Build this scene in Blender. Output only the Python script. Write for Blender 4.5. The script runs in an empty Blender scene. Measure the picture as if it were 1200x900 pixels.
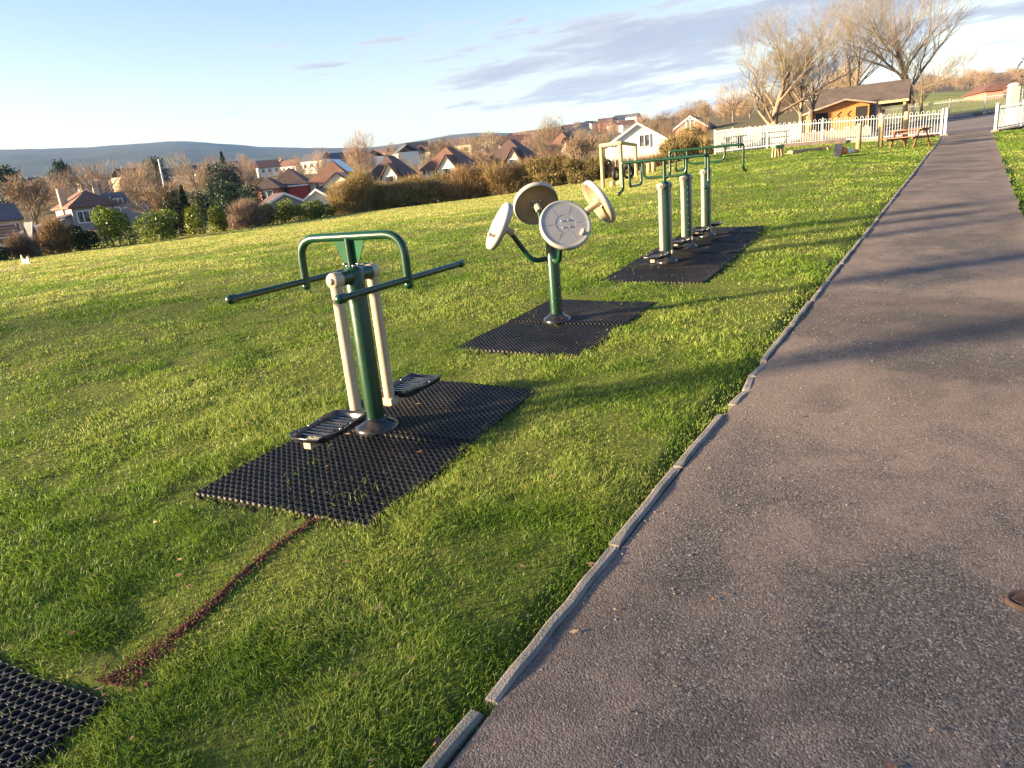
import bpy, math, random
import numpy as np
from mathutils import Vector, Matrix
random.seed(7); RS = np.random.RandomState(11)
S = bpy.context.scene; COL = S.collection
R = math.radians; PI = math.pi

# ------------------------------------------------------------------ camera geometry (used for sizes and directions)
F = 830.0
_dx, _dy = 860-600, 3250-450; _D = math.hypot(_dx, _dy); DN = (_dx/_D, _dy/_D); RT = (DN[1], -DN[0]); PITCH = math.atan(F/_D)
EYE = 1.6
def ray(u, v):
    u -= 600; v -= 450
    a = u*RT[0]+v*RT[1]; b = u*DN[0]+v*DN[1]
    return (a, F*math.cos(PITCH)-b*math.sin(PITCH), -F*math.sin(PITCH)-b*math.cos(PITCH))
def W(u, v, r):
    """world point seen at photo pixel u,v and horizontal distance r metres"""
    d = ray(u, v); h = math.hypot(d[0], d[1])
    return Vector((d[0]/h*r, d[1]/h*r, EYE+d[2]/h*r))
def azel(u, v):
    d = ray(u, v); return math.degrees(math.atan2(d[0], d[1])), math.degrees(math.atan2(d[2], math.hypot(d[0], d[1])))

# ------------------------------------------------------------------ noise and terrain
def _hash(ix, iy, s):
    h = (ix.astype(np.int64)*374761393 + iy.astype(np.int64)*668265263 + s*974634777) & 0xffffffff
    h = ((h ^ (h >> 13))*1274126177) & 0xffffffff
    return ((h ^ (h >> 16)) & 0xffff)/65535.0
def vnoise(x, y, s=0):
    x = np.asarray(x, float); y = np.asarray(y, float)
    ix = np.floor(x); iy = np.floor(y); fx = x-ix; fy = y-iy
    fx = fx*fx*(3-2*fx); fy = fy*fy*(3-2*fy)
    a = _hash(ix, iy, s); b = _hash(ix+1, iy, s); c = _hash(ix, iy+1, s); d = _hash(ix+1, iy+1, s)
    return a+(b-a)*fx+(c-a)*fy+(a-b-c+d)*fx*fy
def fbm(x, y, s=0, o=3):
    t = 0; a = .5; f = 1
    for k in range(o): t = t+a*vnoise(np.asarray(x)*f+k*17.3, np.asarray(y)*f-k*9.1, s+k); a *= .5; f *= 2.03
    return t
AZK = [-180, -75, -35, -27, -18, -9, 0, 8, 17, 23, 27, 33, 45, 75, 180]
RK = [12, 20, 33, 40, 52, 62, 100, 150, 250, 400, 800, 1500, 3000, 5000]
def elz(el, r): return EYE+math.tan(math.radians(el))*r
TAB = {
 12: [0,0,.30,.38,.44,.47,.48,.48,.46,.44,.43,.40,.34,.1,0],
 20: [0,-.2,.3,.38,.48,.55,.62,.68,.76,.76,.74,.67,.57,.3,0],
 33: [0,-.3,.05,.12,.18,.32,.42,.58,1.2,1.38,1.27,1.11,1.05,.6,0],
 40: [0,-.4,-.1,-.08,0,.15,.3,.6,1.72,1.75,1.65,1.5,1.5,1,0],
 52: [0,-.5,-.3,-.25,-.12,.1,.3,.9,1.8,1.95,1.95,2.1,2.3,1.5,0],
 62: [0,-.5,-.4,-.3,-.1,.2,.4,1.1,1.9,2.3,2.4,2.5,2.8,2,0],
 100:[0,0,-.4,0,.2,.4,.9,1.8,3.2,3.6,3.8,4.0,4.5,3,0],
 150:[0,0,.4,.8,1.2,1.8,2.6,4,7,8,8,7.5,8,4,0],
}
def _far(r, els): return [0]+[elz(e, r) for e in els]+[0]
TAB[250] = _far(250, [.4,.9,1.0,1.2,1.2,1.4,1.6,2.2,2.4,2.3,2.0,2,1])
TAB[400] = _far(400, [.6,1.3,1.4,1.5,1.6,1.8,2.1,2.6,2.8,2.8,2.4,2.4,1])
TAB[800] = _far(800, [.8,1.9,1.9,1.9,1.9,2.1,2.75,2.85,3.0,3.1,2.8,2.8,1])
TAB[1500]= _far(1500,[1,2.5,2.4,2.2,2.0,2.2,2.2,2.2,2.4,2.6,3.0,2.8,1.5])
RK2 = [12,20,33,40,52,62,100,150,250,400,800,1500,3000,5000]
SKY = [azel(*q) for q in [(0,175),(100,172.5),(200,165),(250,167),(300,172),(350,173),(400,173.5),(440,173),(480,167),(520,159),(560,155.5),(590,156),(640,157)]]
skx = np.array([-90,-50]+[s[0] for s in SKY]+[8,15,26,33,38,60,90]); sky_ = np.array([3.4,4.2]+[s[1] for s in SKY]+[2.3,2.3,2.6,3.3,3.1,2.6,2])
_azg = np.arange(-180, 181, 1.0); _rg = np.exp(np.linspace(math.log(12), math.log(5000), 260))
_T = np.zeros((len(_rg), len(_azg)))
_rows = []
for r in RK2:
    if r in TAB: _rows.append(np.interp(_azg, AZK, TAB[r]))
    else:
        e = np.interp(_azg, skx, sky_, left=1, right=1)
        if r == 5000: e = e*.35
        _rows.append(EYE+np.tan(np.radians(e))*r)
_rows = np.array(_rows)
for j in range(len(_azg)): _T[:, j] = np.interp(np.log(_rg), np.log(RK2), _rows[:, j])
def _blur(A, ax, k):
    ker = np.exp(-np.linspace(-2, 2, 2*k+1)**2); ker /= ker.sum()
    P = np.pad(A, [(k, k) if i == ax else (0, 0) for i in range(2)], mode='edge')
    out = 0
    for i, w in enumerate(ker):
        sl = [slice(None)]*2; sl[ax] = slice(i, i+A.shape[ax]); out = out+w*P[tuple(sl)]
    return out
_T = _blur(_blur(_T, 1, 2), 0, 5)
def Hn(x, y):
    x = np.asarray(x, float); y = np.asarray(y, float)
    r = np.hypot(x, y); az = np.degrees(np.arctan2(x, y))
    fr = np.clip((np.log(np.maximum(r, 12))-math.log(12))/(math.log(5000)-math.log(12))*(len(_rg)-1), 0, len(_rg)-1.001)
    fa = np.clip(az+180, 0, 359.999)
    i = fr.astype(int); j = fa.astype(int); a = fr-i; b = fa-j
    t = _T[i, j]*(1-a)*(1-b)+_T[i+1, j]*a*(1-b)+_T[i, j+1]*(1-a)*b+_T[i+1, j+1]*a*b
    pl = .04*y
    # left of the mats the plane is already level enough; use it near, the table far
    w = np.clip((r-9)/9, 0, 1); w = w*w*(3-2*w)
    yb = np.where(y < 0, 0, pl)
    z = yb*(1-w)+t*w
    amp = np.clip((r-60)/400, 0, 1)
    z = z+amp*(fbm(x/90, y/90, 5)-.45)*np.clip(r/120, 0, 9)
    return z
def H(x, y): return float(Hn(x, y))

# path frame: s along the kerb, t to its right
K0 = np.array([-.24, 1.61]); KA = R(33.0); KD = np.array([math.sin(KA), math.cos(KA)]); KN = np.array([math.cos(KA), -math.sin(KA)])
def st(x, y): return (x-K0[0])*KD[0]+(y-K0[1])*KD[1], (x-K0[0])*KN[0]+(y-K0[1])*KN[1]
def ks(s, t): p = K0+KD*s+KN*t; return float(p[0]), float(p[1])
def pathw(s): return 1.72+.007*np.asarray(s, float)
YARD = [(20.95,34.15),(11.6,38.3),(22.0,51.2),(23,61),(40,58.5),(41,40),(29,35.2),(23.0,33.2)]
def inpoly(x, y, P):
    x = np.asarray(x); y = np.asarray(y); c = np.zeros(x.shape, bool); n = len(P)
    for i in range(n):
        x1, y1 = P[i]; x2, y2 = P[(i+1) % n]
        c ^= ((y1 > y) != (y2 > y)) & (x < (x2-x1)*(y-y1)/(y2-y1+1e-12)+x1)
    return c
def uvec(az): a = R(az); return np.array([math.sin(a), math.cos(a)]), np.array([math.cos(a), -math.sin(a)])
# mats: near right corner, heading, length, width (to the left)
MATS = [dict(B=(-1.39-1.9*math.sin(R(27)), 1.95-1.9*math.cos(R(27))), az=27, L=1.9, Wd=1.14),
        dict(B=(-.71, 2.92), az=27.5, L=1.9, Wd=1.13),
        dict(B=(.53, 5.24), az=30, L=1.88, Wd=1.13),
        dict(B=(2.15, 7.52), az=29.2, L=4.3, Wd=1.22)]
def inmat(x, y, m, e=0):
    u, v = uvec(m['az']); a = (x-m['B'][0])*u[0]+(y-m['B'][1])*u[1]; b = -((x-m['B'][0])*v[0]+(y-m['B'][1])*v[1])
    return (a > -e) & (a < m['L']+e) & (b > -e) & (b < m['Wd']+e)

# ------------------------------------------------------------------ mesh builder
class MB:
    def __init__(s): s.v = []; s.f = []; s.sm = []; s.M = Matrix.Identity(4)
    def add(s, vs, fs, smooth=False):
        o = len(s.v); s.v += [tuple(s.M @ Vector(p)) for p in vs]; s.f += [tuple(i+o for i in f) for f in fs]; s.sm += [smooth]*len(fs); return s
    def box(s, c, d, rz=0, rx=0, ry=0, bev=0):
        x, y, z = d[0]/2, d[1]/2, d[2]/2
        m = Matrix.Translation(c) @ Matrix.Rotation(rz, 4, 'Z') @ Matrix.Rotation(ry, 4, 'Y') @ Matrix.Rotation(rx, 4, 'X')
        if bev <= 0:
            P = [(-x,-y,-z),(x,-y,-z),(x,y,-z),(-x,y,-z),(-x,-y,z),(x,-y,z),(x,y,z),(-x,y,z)]
            return s.add([m @ Vector(p) for p in P], [(0,3,2,1),(4,5,6,7),(0,1,5,4),(1,2,6,5),(2,3,7,6),(3,0,4,7)])
        b = bev; L = []
        for zz, q in ((-z, b), (-z+b, 0), (z-b, 0), (z, b)):
            L.append([(-x+b+0*q,-y+q,zz),(x-b,-y+q,zz),(x-q,-y+b,zz),(x-q,y-b,zz),(x-b,y-q,zz),(-x+b,y-q,zz),(-x+q,y-b,zz),(-x+q,-y+b,zz)])
        P = [p for r_ in L for p in r_]; Fc = [tuple(range(7, -1, -1)), tuple(range(24, 32))]
        for k in range(3):
            for i in range(8): Fc.append((k*8+i, k*8+(i+1) % 8, k*8+8+(i+1) % 8, k*8+8+i))
        return s.add([m @ Vector(p) for p in P], Fc)
    def tube(s, pts, r, n=12, cap=True):
        pts = [Vector(p) for p in pts]; k = len(pts)
        rr = r if isinstance(r, (list, tuple)) else [r]*k
        T = [(pts[min(i+1, k-1)]-pts[max(i-1, 0)]).normalized() for i in range(k)]
        a = Vector((0,0,1)) if abs(T[0].z) < .9 else Vector((1,0,0)); N = T[0].cross(a).normalized(); V = []
        for i in range(k):
            N = (N-T[i]*N.dot(T[i])).normalized(); B = T[i].cross(N)
            V += [pts[i]+(N*math.cos(2*PI*j/n)+B*math.sin(2*PI*j/n))*rr[i] for j in range(n)]
        Fc = [(i*n+j, i*n+(j+1) % n, (i+1)*n+(j+1) % n, (i+1)*n+j) for i in range(k-1) for j in range(n)]
        s.add(V, Fc, True)
        if cap: s.add(V[:n], [tuple(range(n-1, -1, -1))]); s.add(V[-n:], [tuple(range(n))])
        return s
    def lathe(s, prof, n=24, M=None, smooth=True):
        M = M or Matrix.Identity(4); V = []
        for (r, z) in prof: V += [M @ Vector((r*math.cos(2*PI*j/n), r*math.sin(2*PI*j/n), z)) for j in range(n)]
        k = len(prof)
        Fc = [(i*n+j, i*n+(j+1) % n, (i+1)*n+(j+1) % n, (i+1)*n+j) for i in range(k-1) for j in range(n)]
        s.add(V, Fc, smooth); s.add(V[:n], [tuple(range(n-1, -1, -1))]); s.add(V[-n:], [tuple(range(n))]); return s
    def ball(s, c, r, n=12):
        k = 7; return s.lathe([(r*math.sin(PI*i/k)+1e-4, -r*math.cos(PI*i/k)) for i in range(k+1)], n, Matrix.Translation(c))
    def prism(s, poly, h, M=None):
        M = M or Matrix.Identity(4); n = len(poly)
        V = [M @ Vector((p[0], p[1], 0)) for p in poly]+[M @ Vector((p[0], p[1], h)) for p in poly]
        return s.add(V, [tuple(range(n-1, -1, -1)), tuple(range(n, 2*n))]+[(i, (i+1) % n, n+(i+1) % n, n+i) for i in range(n)])
    def mesh(s, name):
        me = bpy.data.meshes.new(name); me.from_pydata(s.v, [], s.f)
        me.polygons.foreach_set('use_smooth', s.sm); me.update(); return me
    def build(s, name, m, parent=None, loc=None):
        me = s.mesh(name); me.materials.append(m); return link(name, me, parent, loc)
def link(name, me, parent=None, loc=None):
    o = bpy.data.objects.new(name, me); COL.objects.link(o)
    if parent: o.parent = parent
    if loc is not None: o.location = loc
    return o
def npmesh(name, V, Fs, m, parent=None, attr=None, smooth=False):
    """V (n,3); Fs list of int arrays (k, size)"""
    me = bpy.data.meshes.new(name); V = np.asarray(V, np.float32)
    me.vertices.add(len(V)); me.vertices.foreach_set('co', V.ravel())
    tot = sum(f.size for f in Fs); nf = sum(len(f) for f in Fs)
    me.loops.add(tot); me.loops.foreach_set('vertex_index', np.concatenate([f.ravel() for f in Fs]).astype(np.int32))
    me.polygons.add(nf); st_ = []; o = 0
    for f in Fs: st_.append(o+np.arange(len(f))*f.shape[1]); o += f.size
    me.polygons.foreach_set('loop_start', np.concatenate(st_).astype(np.int32))
    me.update(calc_edges=True)
    if smooth: me.polygons.foreach_set('use_smooth', np.ones(nf, bool))
    for k, a in (attr or {}).items():
        if np.ndim(a) == 1: t = me.attributes.new(k, 'FLOAT', 'POINT'); t.data.foreach_set('value', np.asarray(a, np.float32))
        else: t = me.attributes.new(k, 'FLOAT_COLOR', 'POINT'); t.data.foreach_set('color', np.asarray(a, np.float32).ravel())
    me.materials.append(m); me.validate()
    return link(name, me, parent)
def tag(o, label=None, cat=None, group=None, kind=None):
    if label: o['label'] = label
    if cat: o['category'] = cat
    if group: o['group'] = group
    if kind: o['kind'] = kind
    return o
def thing(name, label, cat, loc=(0,0,0), rz=0, group=None):
    o = bpy.data.objects.new(name, None); COL.objects.link(o); o.location = loc; o.rotation_euler = (0,0,rz); o.empty_display_size = .2
    return tag(o, label, cat, group)
KIDS = {}
def kids(o): return [c for c in bpy.data.objects if c.parent == o]
def dup(src, loc=None, rz=None, sc=None, label=None, group=None, cache={}):
    c = src.copy(); COL.objects.link(c)
    if loc is not None: c.location = loc
    if rz is not None: c.rotation_euler = (0,0,rz)
    if sc is not None: c.scale = sc
    if label: c['label'] = label
    if group: c['group'] = group
    if src.name not in cache: cache[src.name] = [(a, kids(a)) for a in kids(src)]
    for ch, gs in cache[src.name]:
        d = ch.copy(); COL.objects.link(d); d.parent = c
        for g in gs:
            e = g.copy(); COL.objects.link(e); e.parent = d
    return c

# ------------------------------------------------------------------ materials
def nt(name):
    m = bpy.data.materials.new(name); m.use_nodes = True; t = m.node_tree; b = t.nodes['Principled BSDF']
    return m, t, b
def N(t, ty, **kw):
    n = t.nodes.new(ty)
    for k, v in kw.items():
        if k.startswith('i_'):
            n.inputs[k[2:].replace('_', ' ')].default_value = v
        else: setattr(n, k, v)
    return n
def noise(t, vec, scale, detail=4, rough=.55, dist=0):
    n = N(t, 'ShaderNodeTexNoise'); n.inputs['Scale'].default_value = scale; n.inputs['Detail'].default_value = detail
    n.inputs['Roughness'].default_value = rough; n.inputs['Distortion'].default_value = dist
    if vec is not None: t.links.new(vec, n.inputs['Vector'])
    return n.outputs['Fac']
def ramp(t, fac, stops):
    n = N(t, 'ShaderNodeValToRGB'); cr = n.color_ramp
    while len(cr.elements) < len(stops): cr.elements.new(.5)
    for e, (p, c) in zip(cr.elements, stops):
        e.position = p; e.color = (c[0], c[1], c[2], 1) if not np.isscalar(c) else (c, c, c, 1)
    t.links.new(fac, n.inputs['Fac']); return n.outputs['Color']
def mix(t, fac, a, b, mode='MIX'):
    n = N(t, 'ShaderNodeMix', data_type='RGBA', blend_type=mode)
    for sck, val in ((n.inputs[0], fac), (n.inputs[6], a), (n.inputs[7], b)):
        if hasattr(val, 'links') or isinstance(val, bpy.types.NodeSocket): t.links.new(val, sck)
        elif np.isscalar(val): sck.default_value = val if sck == n.inputs[0] else (val, val, val, 1)
        else: sck.default_value = (val[0], val[1], val[2], 1)
    return n.outputs[2]
def mth(t, op, a, b=None, c=None):
    n = N(t, 'ShaderNodeMath', operation=op)
    for k, v in enumerate((a, b, c)):
        if v is None: continue
        if isinstance(v, bpy.types.NodeSocket): t.links.new(v, n.inputs[k])
        else: n.inputs[k].default_value = v
    return n.outputs[0]
def bump(t, b, h, strength=.4, dist=.01):
    n = N(t, 'ShaderNodeBump'); n.inputs['Strength'].default_value = strength; n.inputs['Distance'].default_value = dist
    t.links.new(h, n.inputs['Height']); t.links.new(n.outputs['Normal'], b.inputs['Normal']); return n
def pbr(name, col, rough=.6, var=.25, scale=6, bmp=0, bscale=60, metal=0, coat=0, spec=.5, dirt=None, dscale=3, damt=.4, rvar=.1):
    m, t, b = nt(name); tc = N(t, 'ShaderNodeTexCoord').outputs['Object']
    f = noise(t, tc, scale, 5)
    lo = tuple(c*(1-var) for c in col); hi = tuple(min(1, c*(1+var)) for c in col)
    c = ramp(t, f, [(.3, lo), (.7, hi)])
    if dirt:
        g = ramp(t, noise(t, tc, dscale, 7, .7), [(.5, 0), (.68, damt)]); c = mix(t, g, c, dirt)
    t.links.new(c, b.inputs['Base Color'])
    rr = N(t, 'ShaderNodeMapRange'); rr.inputs[3].default_value = max(0, rough-rvar); rr.inputs[4].default_value = min(1, rough+rvar)
    t.links.new(noise(t, tc, scale*2.3, 4), rr.inputs[0]); t.links.new(rr.outputs[0], b.inputs['Roughness'])
    b.inputs['Metallic'].default_value = metal; b.inputs['Coat Weight'].default_value = coat; b.inputs['Coat Roughness'].default_value = .15
    b.inputs['Specular IOR Level'].default_value = spec
    if bmp: bump(t, b, noise(t, tc, bscale, 4), bmp, .01)
    return m
M = {}
M['green_flat'] = pbr('matt_green_paint', (.010,.075,.030), .75, .2, 8, spec=.2)
M['green'] = pbr('green_paint', (.002,.036,.016), .34, .2, 8, .05, 200, coat=.12, dirt=(.10,.09,.06), dscale=9, damt=.06, rvar=.08)
M['beige'] = pbr('beige_paint', (.46,.36,.255), .36, .07, 6, .05, 220, coat=.15, dirt=(.25,.2,.14), dscale=8, damt=.3)
M['disc'] = pbr('disc_plastic', (.37,.355,.335), .5, .07, 5, .05, 160, dirt=(.25,.22,.18), dscale=5, damt=.35)
M['disc_back'] = pbr('disc_underside_shaded', (.27,.20,.125), .6, .1, 5)  # darker than the face: shade of the underside put into the colour
M['black'] = pbr('black_plastic', (.012,.013,.017), .22, .3, 9, .04, 150, coat=.2, dirt=(.16,.13,.09), dscale=7, damt=.3)
M['rubber'] = pbr('black_rubber', (.008,.008,.009), .5, .4, 3, .25, 90, spec=.3, dirt=(.09,.075,.055), dscale=2.2, damt=.35)
M['steel'] = pbr('galvanised_bolt', (.6,.6,.6), .3, .15, 30, metal=1)
M['kerb'] = pbr('concrete', (.21,.19,.17), .9, .25, 7, .6, 120, dirt=(.09,.10,.06), dscale=4, damt=.7)
M['timber'] = pbr('round_timber', (.42,.31,.16), .75, .25, 5, .4, 50, dirt=(.2,.17,.12))
M['timber2'] = pbr('sleeper_timber', (.13,.10,.08), .85, .3, 6, .4, 40)
M['bench'] = pbr('stained_timber', (.22,.085,.045), .7, .3, 7, .3, 50, dirt=(.3,.26,.22), dscale=5, damt=.5)
M['shed'] = pbr('shed_boards', (.50,.21,.05), .7, .22, 4, .3, 40)
M['grey_board'] = pbr('grey_board', (.30,.27,.24), .8, .2, 5)
M['dark'] = pbr('dark_opening', (.02,.018,.016), .8, .3, 4)
M['felt'] = pbr('roof_felt', (.075,.058,.052), .85, .25, 2, .5, 12)
M['felt2'] = pbr('pale_roof_felt', (.30,.25,.19), .85, .25, 3, .3, 30)
M['white_metal'] = pbr('white_fence_paint', (.46,.50,.53), .45, .08, 3, dirt=(.35,.33,.26), dscale=2, damt=.4)
M['cream_post'] = pbr('cream_post', (.62,.58,.50), .7, .15, 4, .3, 40)
M['bark'] = pbr('bark', (.20,.145,.095), .9, .35, 5, .6, 30, dirt=(.16,.17,.09), dscale=2)
M['bark_far'] = pbr('bark_far', (.17,.12,.08), .9, .3, 2)
M['concrete_post'] = pbr('rendered_pillar', (.38,.33,.27), .85, .15, 3, .3, 30)
M['orange'] = pbr('cone_orange', (.75,.20,.03), .5, .15, 6)
M['cone_white'] = pbr('cone_white', (.75,.72,.68), .5, .1, 6)
M['stone'] = pbr('stone', (.34,.30,.25), .9, .3, 5, .5, 20)
M['rust'] = pbr('rusty_iron', (.065,.035,.026), .75, .4, 25, .5, 150)
M['greenwood'] = pbr('green_wood', (.10,.20,.11), .7, .2, 8)
def wallm(n, c, **k): return pbr(n, c, .85, .1, .6, .3, 8, dirt=tuple(x*.6 for x in c), dscale=.7, damt=.3, **k)
M['w_grey'] = wallm('grey_render', (.27,.25,.24)); M['w_cream'] = wallm('cream_render', (.72,.64,.48)); M['w_white'] = wallm('white_render', (.74,.73,.68))
M['w_red'] = wallm('red_cladding', (.36,.045,.03)); M['w_pink'] = wallm('brick_red', (.40,.15,.10)); M['w_buff'] = wallm('buff_render', (.50,.40,.27))
def roofm(n, c):
    m, t, b = nt(n); tc = N(t, 'ShaderNodeTexCoord').outputs['Object']
    wv = N(t, 'ShaderNodeTexWave', wave_type='BANDS', bands_direction='Z'); wv.inputs['Scale'].default_value = 1.6; wv.inputs['Distortion'].default_value = .6; t.links.new(tc, wv.inputs['Vector'])
    f = noise(t, tc, 1.4, 6, .7); c1 = ramp(t, f, [(.3, tuple(x*.65 for x in c)), (.7, tuple(x*1.3 for x in c))])
    t.links.new(mix(t, mth(t, 'MULTIPLY', wv.outputs['Fac'], .25), c1, tuple(x*.5 for x in c)), b.inputs['Base Color'])
    b.inputs['Roughness'].default_value = .8; bump(t, b, wv.outputs['Fac'], .5, .05); return m
M['r_brown'] = roofm('brown_tiles', (.17,.085,.055)); M['r_slate'] = roofm('slate', (.075,.08,.095)); M['r_red'] = roofm('red_tiles', (.13,.06,.042)); M['r_dark'] = roofm('dark_tiles', (.10,.06,.05))
M['frame'] = pbr('white_window_frame', (.78,.78,.76), .4, .04, 3)
m, t, b = nt('window_glass'); b.inputs['Base Color'].default_value = (.05,.06,.07,1); b.inputs['Roughness'].default_value = .08; b.inputs['Specular IOR Level'].default_value = .8
t.links.new(ramp(t, noise(t, N(t, 'ShaderNodeTexCoord').outputs['Object'], 1.5, 3), [(.4, (.02,.025,.03)), (.65, (.22,.22,.2))]), b.inputs['Base Color']); M['glass'] = m
M['solar'] = pbr('solar_panel', (.03,.05,.13), .12, .2, 3, coat=.6)
def foliage(name, c1, c2, c3=None, trans=.35, rough=.6, objvar=.25, spec=.25):
    """leaf colour from the per leaf 'tone' attribute; thin leaves let some light through"""
    m, t, b = nt(name); at = N(t, 'ShaderNodeAttribute', attribute_name='tone')
    st_ = [(0, c1), (1, c2)] if c3 is None else [(0, c1), (.6, c2), (1, c3)]
    c = ramp(t, at.outputs['Fac'], st_)
    oi = N(t, 'ShaderNodeObjectInfo').outputs['Random']
    hs = N(t, 'ShaderNodeHueSaturation'); t.links.new(c, hs.inputs['Color'])
    mr = N(t, 'ShaderNodeMapRange'); mr.inputs[3].default_value = 1-objvar; mr.inputs[4].default_value = 1+objvar; t.links.new(oi, mr.inputs[0]); t.links.new(mr.outputs[0], hs.inputs['Value'])
    mr2 = N(t, 'ShaderNodeMapRange'); mr2.inputs[3].default_value = .5-.06*objvar; mr2.inputs[4].default_value = .5+.06*objvar; t.links.new(mth(t, 'FRACT', mth(t, 'MULTIPLY', oi, 7.3)), mr2.inputs[0]); t.links.new(mr2.outputs[0], hs.inputs['Hue'])
    c = hs.outputs['Color']
    t.links.new(c, b.inputs['Base Color']); b.inputs['Roughness'].default_value = rough; b.inputs['Specular IOR Level'].default_value = spec
    if trans:
        tr = N(t, 'ShaderNodeBsdfTranslucent'); t.links.new(c, tr.inputs['Color']); ms = N(t, 'ShaderNodeMixShader'); ms.inputs[0].default_value = trans
        t.links.new(b.outputs[0], ms.inputs[1]); t.links.new(tr.outputs[0], ms.inputs[2]); t.links.new(ms.outputs[0], t.nodes['Material Output'].inputs['Surface'])
    return m
M['grass'] = foliage('grass_blades', (.058,.128,.012), (.175,.285,.024), (.44,.44,.13), trans=.45, rough=.5, objvar=0, spec=.35)
M['laurel'] = foliage('laurel_leaves', (.03,.06,.008), (.14,.18,.018), (.32,.32,.04), .3, .35)
M['evergreen'] = foliage('evergreen_leaves', (.012,.03,.012), (.03,.055,.02), (.07,.09,.03), .15, .6)
M['bramble'] = foliage('bramble', (.10,.065,.03), (.27,.185,.08), (.42,.31,.12), .3, .7)
M['mixhedge'] = foliage('mixed_hedge', (.05,.06,.02), (.19,.16,.055), (.36,.29,.09), .3, .7)
M['mauve'] = foliage('bare_stems', (.11,.075,.055), (.24,.17,.12), (.36,.27,.19), .2, .8)
M['twig'] = foliage('twigs', (.15,.105,.065), (.31,.225,.145), (.45,.35,.23), .2, .8)
M['bark_twig'] = foliage('branch_bark', (.12,.10,.07), (.21,.175,.12), (.33,.275,.19), 0, .85, 0)
M['litter'] = foliage('dead_leaf', (.10,.05,.03), (.24,.13,.08), (.42,.30,.2), .1, .7, 0)

# ground
def ground_mat():
    m, t, b = nt('turf_and_land'); g = N(t, 'ShaderNodeNewGeometry'); P = g.outputs['Position']
    n1 = noise(t, P, .35, 6, .6); n2 = noise(t, P, 3.2, 8, .7); n3 = noise(t, P, 26, 5, .7)
    lawn = ramp(t, n2, [(.28, (.05,.08,.012)), (.5, (.13,.17,.02)), (.72, (.22,.24,.04))])
    lawn = mix(t, ramp(t, n3, [(.35, 0), (.62, .55)]), lawn, (.05,.045,.022))
    lawn = mix(t, ramp(t, n1, [(.42, 0), (.66, .45)]), lawn, (.15,.15,.04))
    at = N(t, 'ShaderNodeAttribute', attribute_name='land')
    fn = noise(t, P, .05, 5, .65); fn2 = noise(t, P, .011, 3, .5)
    land = mix(t, ramp(t, fn, [(.35, .0), (.65, .7)]), at.outputs['Color'], (.10,.085,.04))
    vo = N(t, 'ShaderNodeTexVoronoi'); vo.inputs['Scale'].default_value = .0085; t.links.new(P, vo.inputs['Vector'])
    land = mix(t, .35, land, mix(t, vo.outputs['Color'], (.05,.08,.03), (.16,.13,.07)))
    f = mth(t, 'SUBTRACT', 1, at.outputs['Alpha'])
    c = mix(t, f, lawn, land)
    t.links.new(c, b.inputs['Base Color']); b.inputs['Roughness'].default_value = .95; b.inputs['Specular IOR Level'].default_value = .15
    bump(t, b, mth(t, 'ADD', mth(t, 'MULTIPLY', n2, 1.2), n3), .9, .035); return m
def path_mat(name, base, dust, dustamt=1.0):
    m, t, b = nt(name); g = N(t, 'ShaderNodeNewGeometry'); P = g.outputs['Position']
    vo = N(t, 'ShaderNodeTexVoronoi'); vo.inputs['Scale'].default_value = 150; t.links.new(P, vo.inputs['Vector'])
    sp = N(t, 'ShaderNodeSeparateColor'); t.links.new(vo.outputs['Color'], sp.inputs[0])
    agg = ramp(t, sp.outputs[0], [(0, tuple(x*.5 for x in base)), (.5, base), (.85, tuple(x*1.45 for x in base)), (1, tuple(min(1, x*2.6) for x in base))])
    n1 = noise(t, P, .8, 5, .6, .4); n2 = noise(t, P, 3.1, 6, .65); n3 = noise(t, P, 60, 3, .6)
    at = N(t, 'ShaderNodeAttribute', attribute_name='dust')
    d = mth(t, 'MULTIPLY', ramp(t, mth(t, 'ADD', mth(t, 'MULTIPLY', n1, .6), mth(t, 'MULTIPLY', n2, .4)), [(.43, 0), (.56, 1)]), dustamt)
    d = mth(t, 'MAXIMUM', d, at.outputs['Fac'])
    d2 = mth(t, 'MULTIPLY', d, ramp(t, n3, [(.3, .45), (.6, 1)]))
    c = mix(t, mth(t, 'MULTIPLY', d2, .55), agg, dust)
    tar = ramp(t, noise(t, P, .55, 4, .6, .8), [(.50, 0), (.60, .45)]); c = mix(t, tar, c, tuple(x*.55 for x in base))
    vc = N(t, 'ShaderNodeTexVoronoi', feature='DISTANCE_TO_EDGE'); vc.inputs['Scale'].default_value = .42; wq = N(t, 'ShaderNodeVectorMath', operation='ADD'); nz = N(t, 'ShaderNodeTexNoise'); nz.inputs['Scale'].default_value = 2.2; nz.inputs['Detail'].default_value = 5; t.links.new(P, nz.inputs['Vector']); t.links.new(P, wq.inputs[0]); t.links.new(nz.outputs['Color'], wq.inputs[1]); t.links.new(wq.outputs[0], vc.inputs['Vector'])
    ck = ramp(t, vc.outputs['Distance'], [(0, .75), (.0035, 0)]); c = mix(t, mth(t, 'MULTIPLY', ck, ramp(t, n1, [(.52, 0), (.6, .6)])), c, (.03,.026,.024))
    spot = ramp(t, noise(t, P, 9, 3, .5), [(.72, 0), (.76, .35)])
    c = mix(t, spot, c, (.34,.28,.24))
    t.links.new(c, b.inputs['Base Color']); b.inputs['Roughness'].default_value = .88; b.inputs['Specular IOR Level'].default_value = .25
    h = mth(t, 'ADD', mth(t, 'MULTIPLY', vo.outputs['Distance'], -.9), mth(t, 'MULTIPLY', n2, .8))
    bump(t, b, h, .5, .004); return m
M['ground'] = ground_mat()
M['path'] = path_mat('worn_asphalt', (.102,.088,.078), (.31,.225,.175))
M['yard'] = path_mat('yard_asphalt', (.13,.115,.115), (.26,.21,.19), .5)
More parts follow.
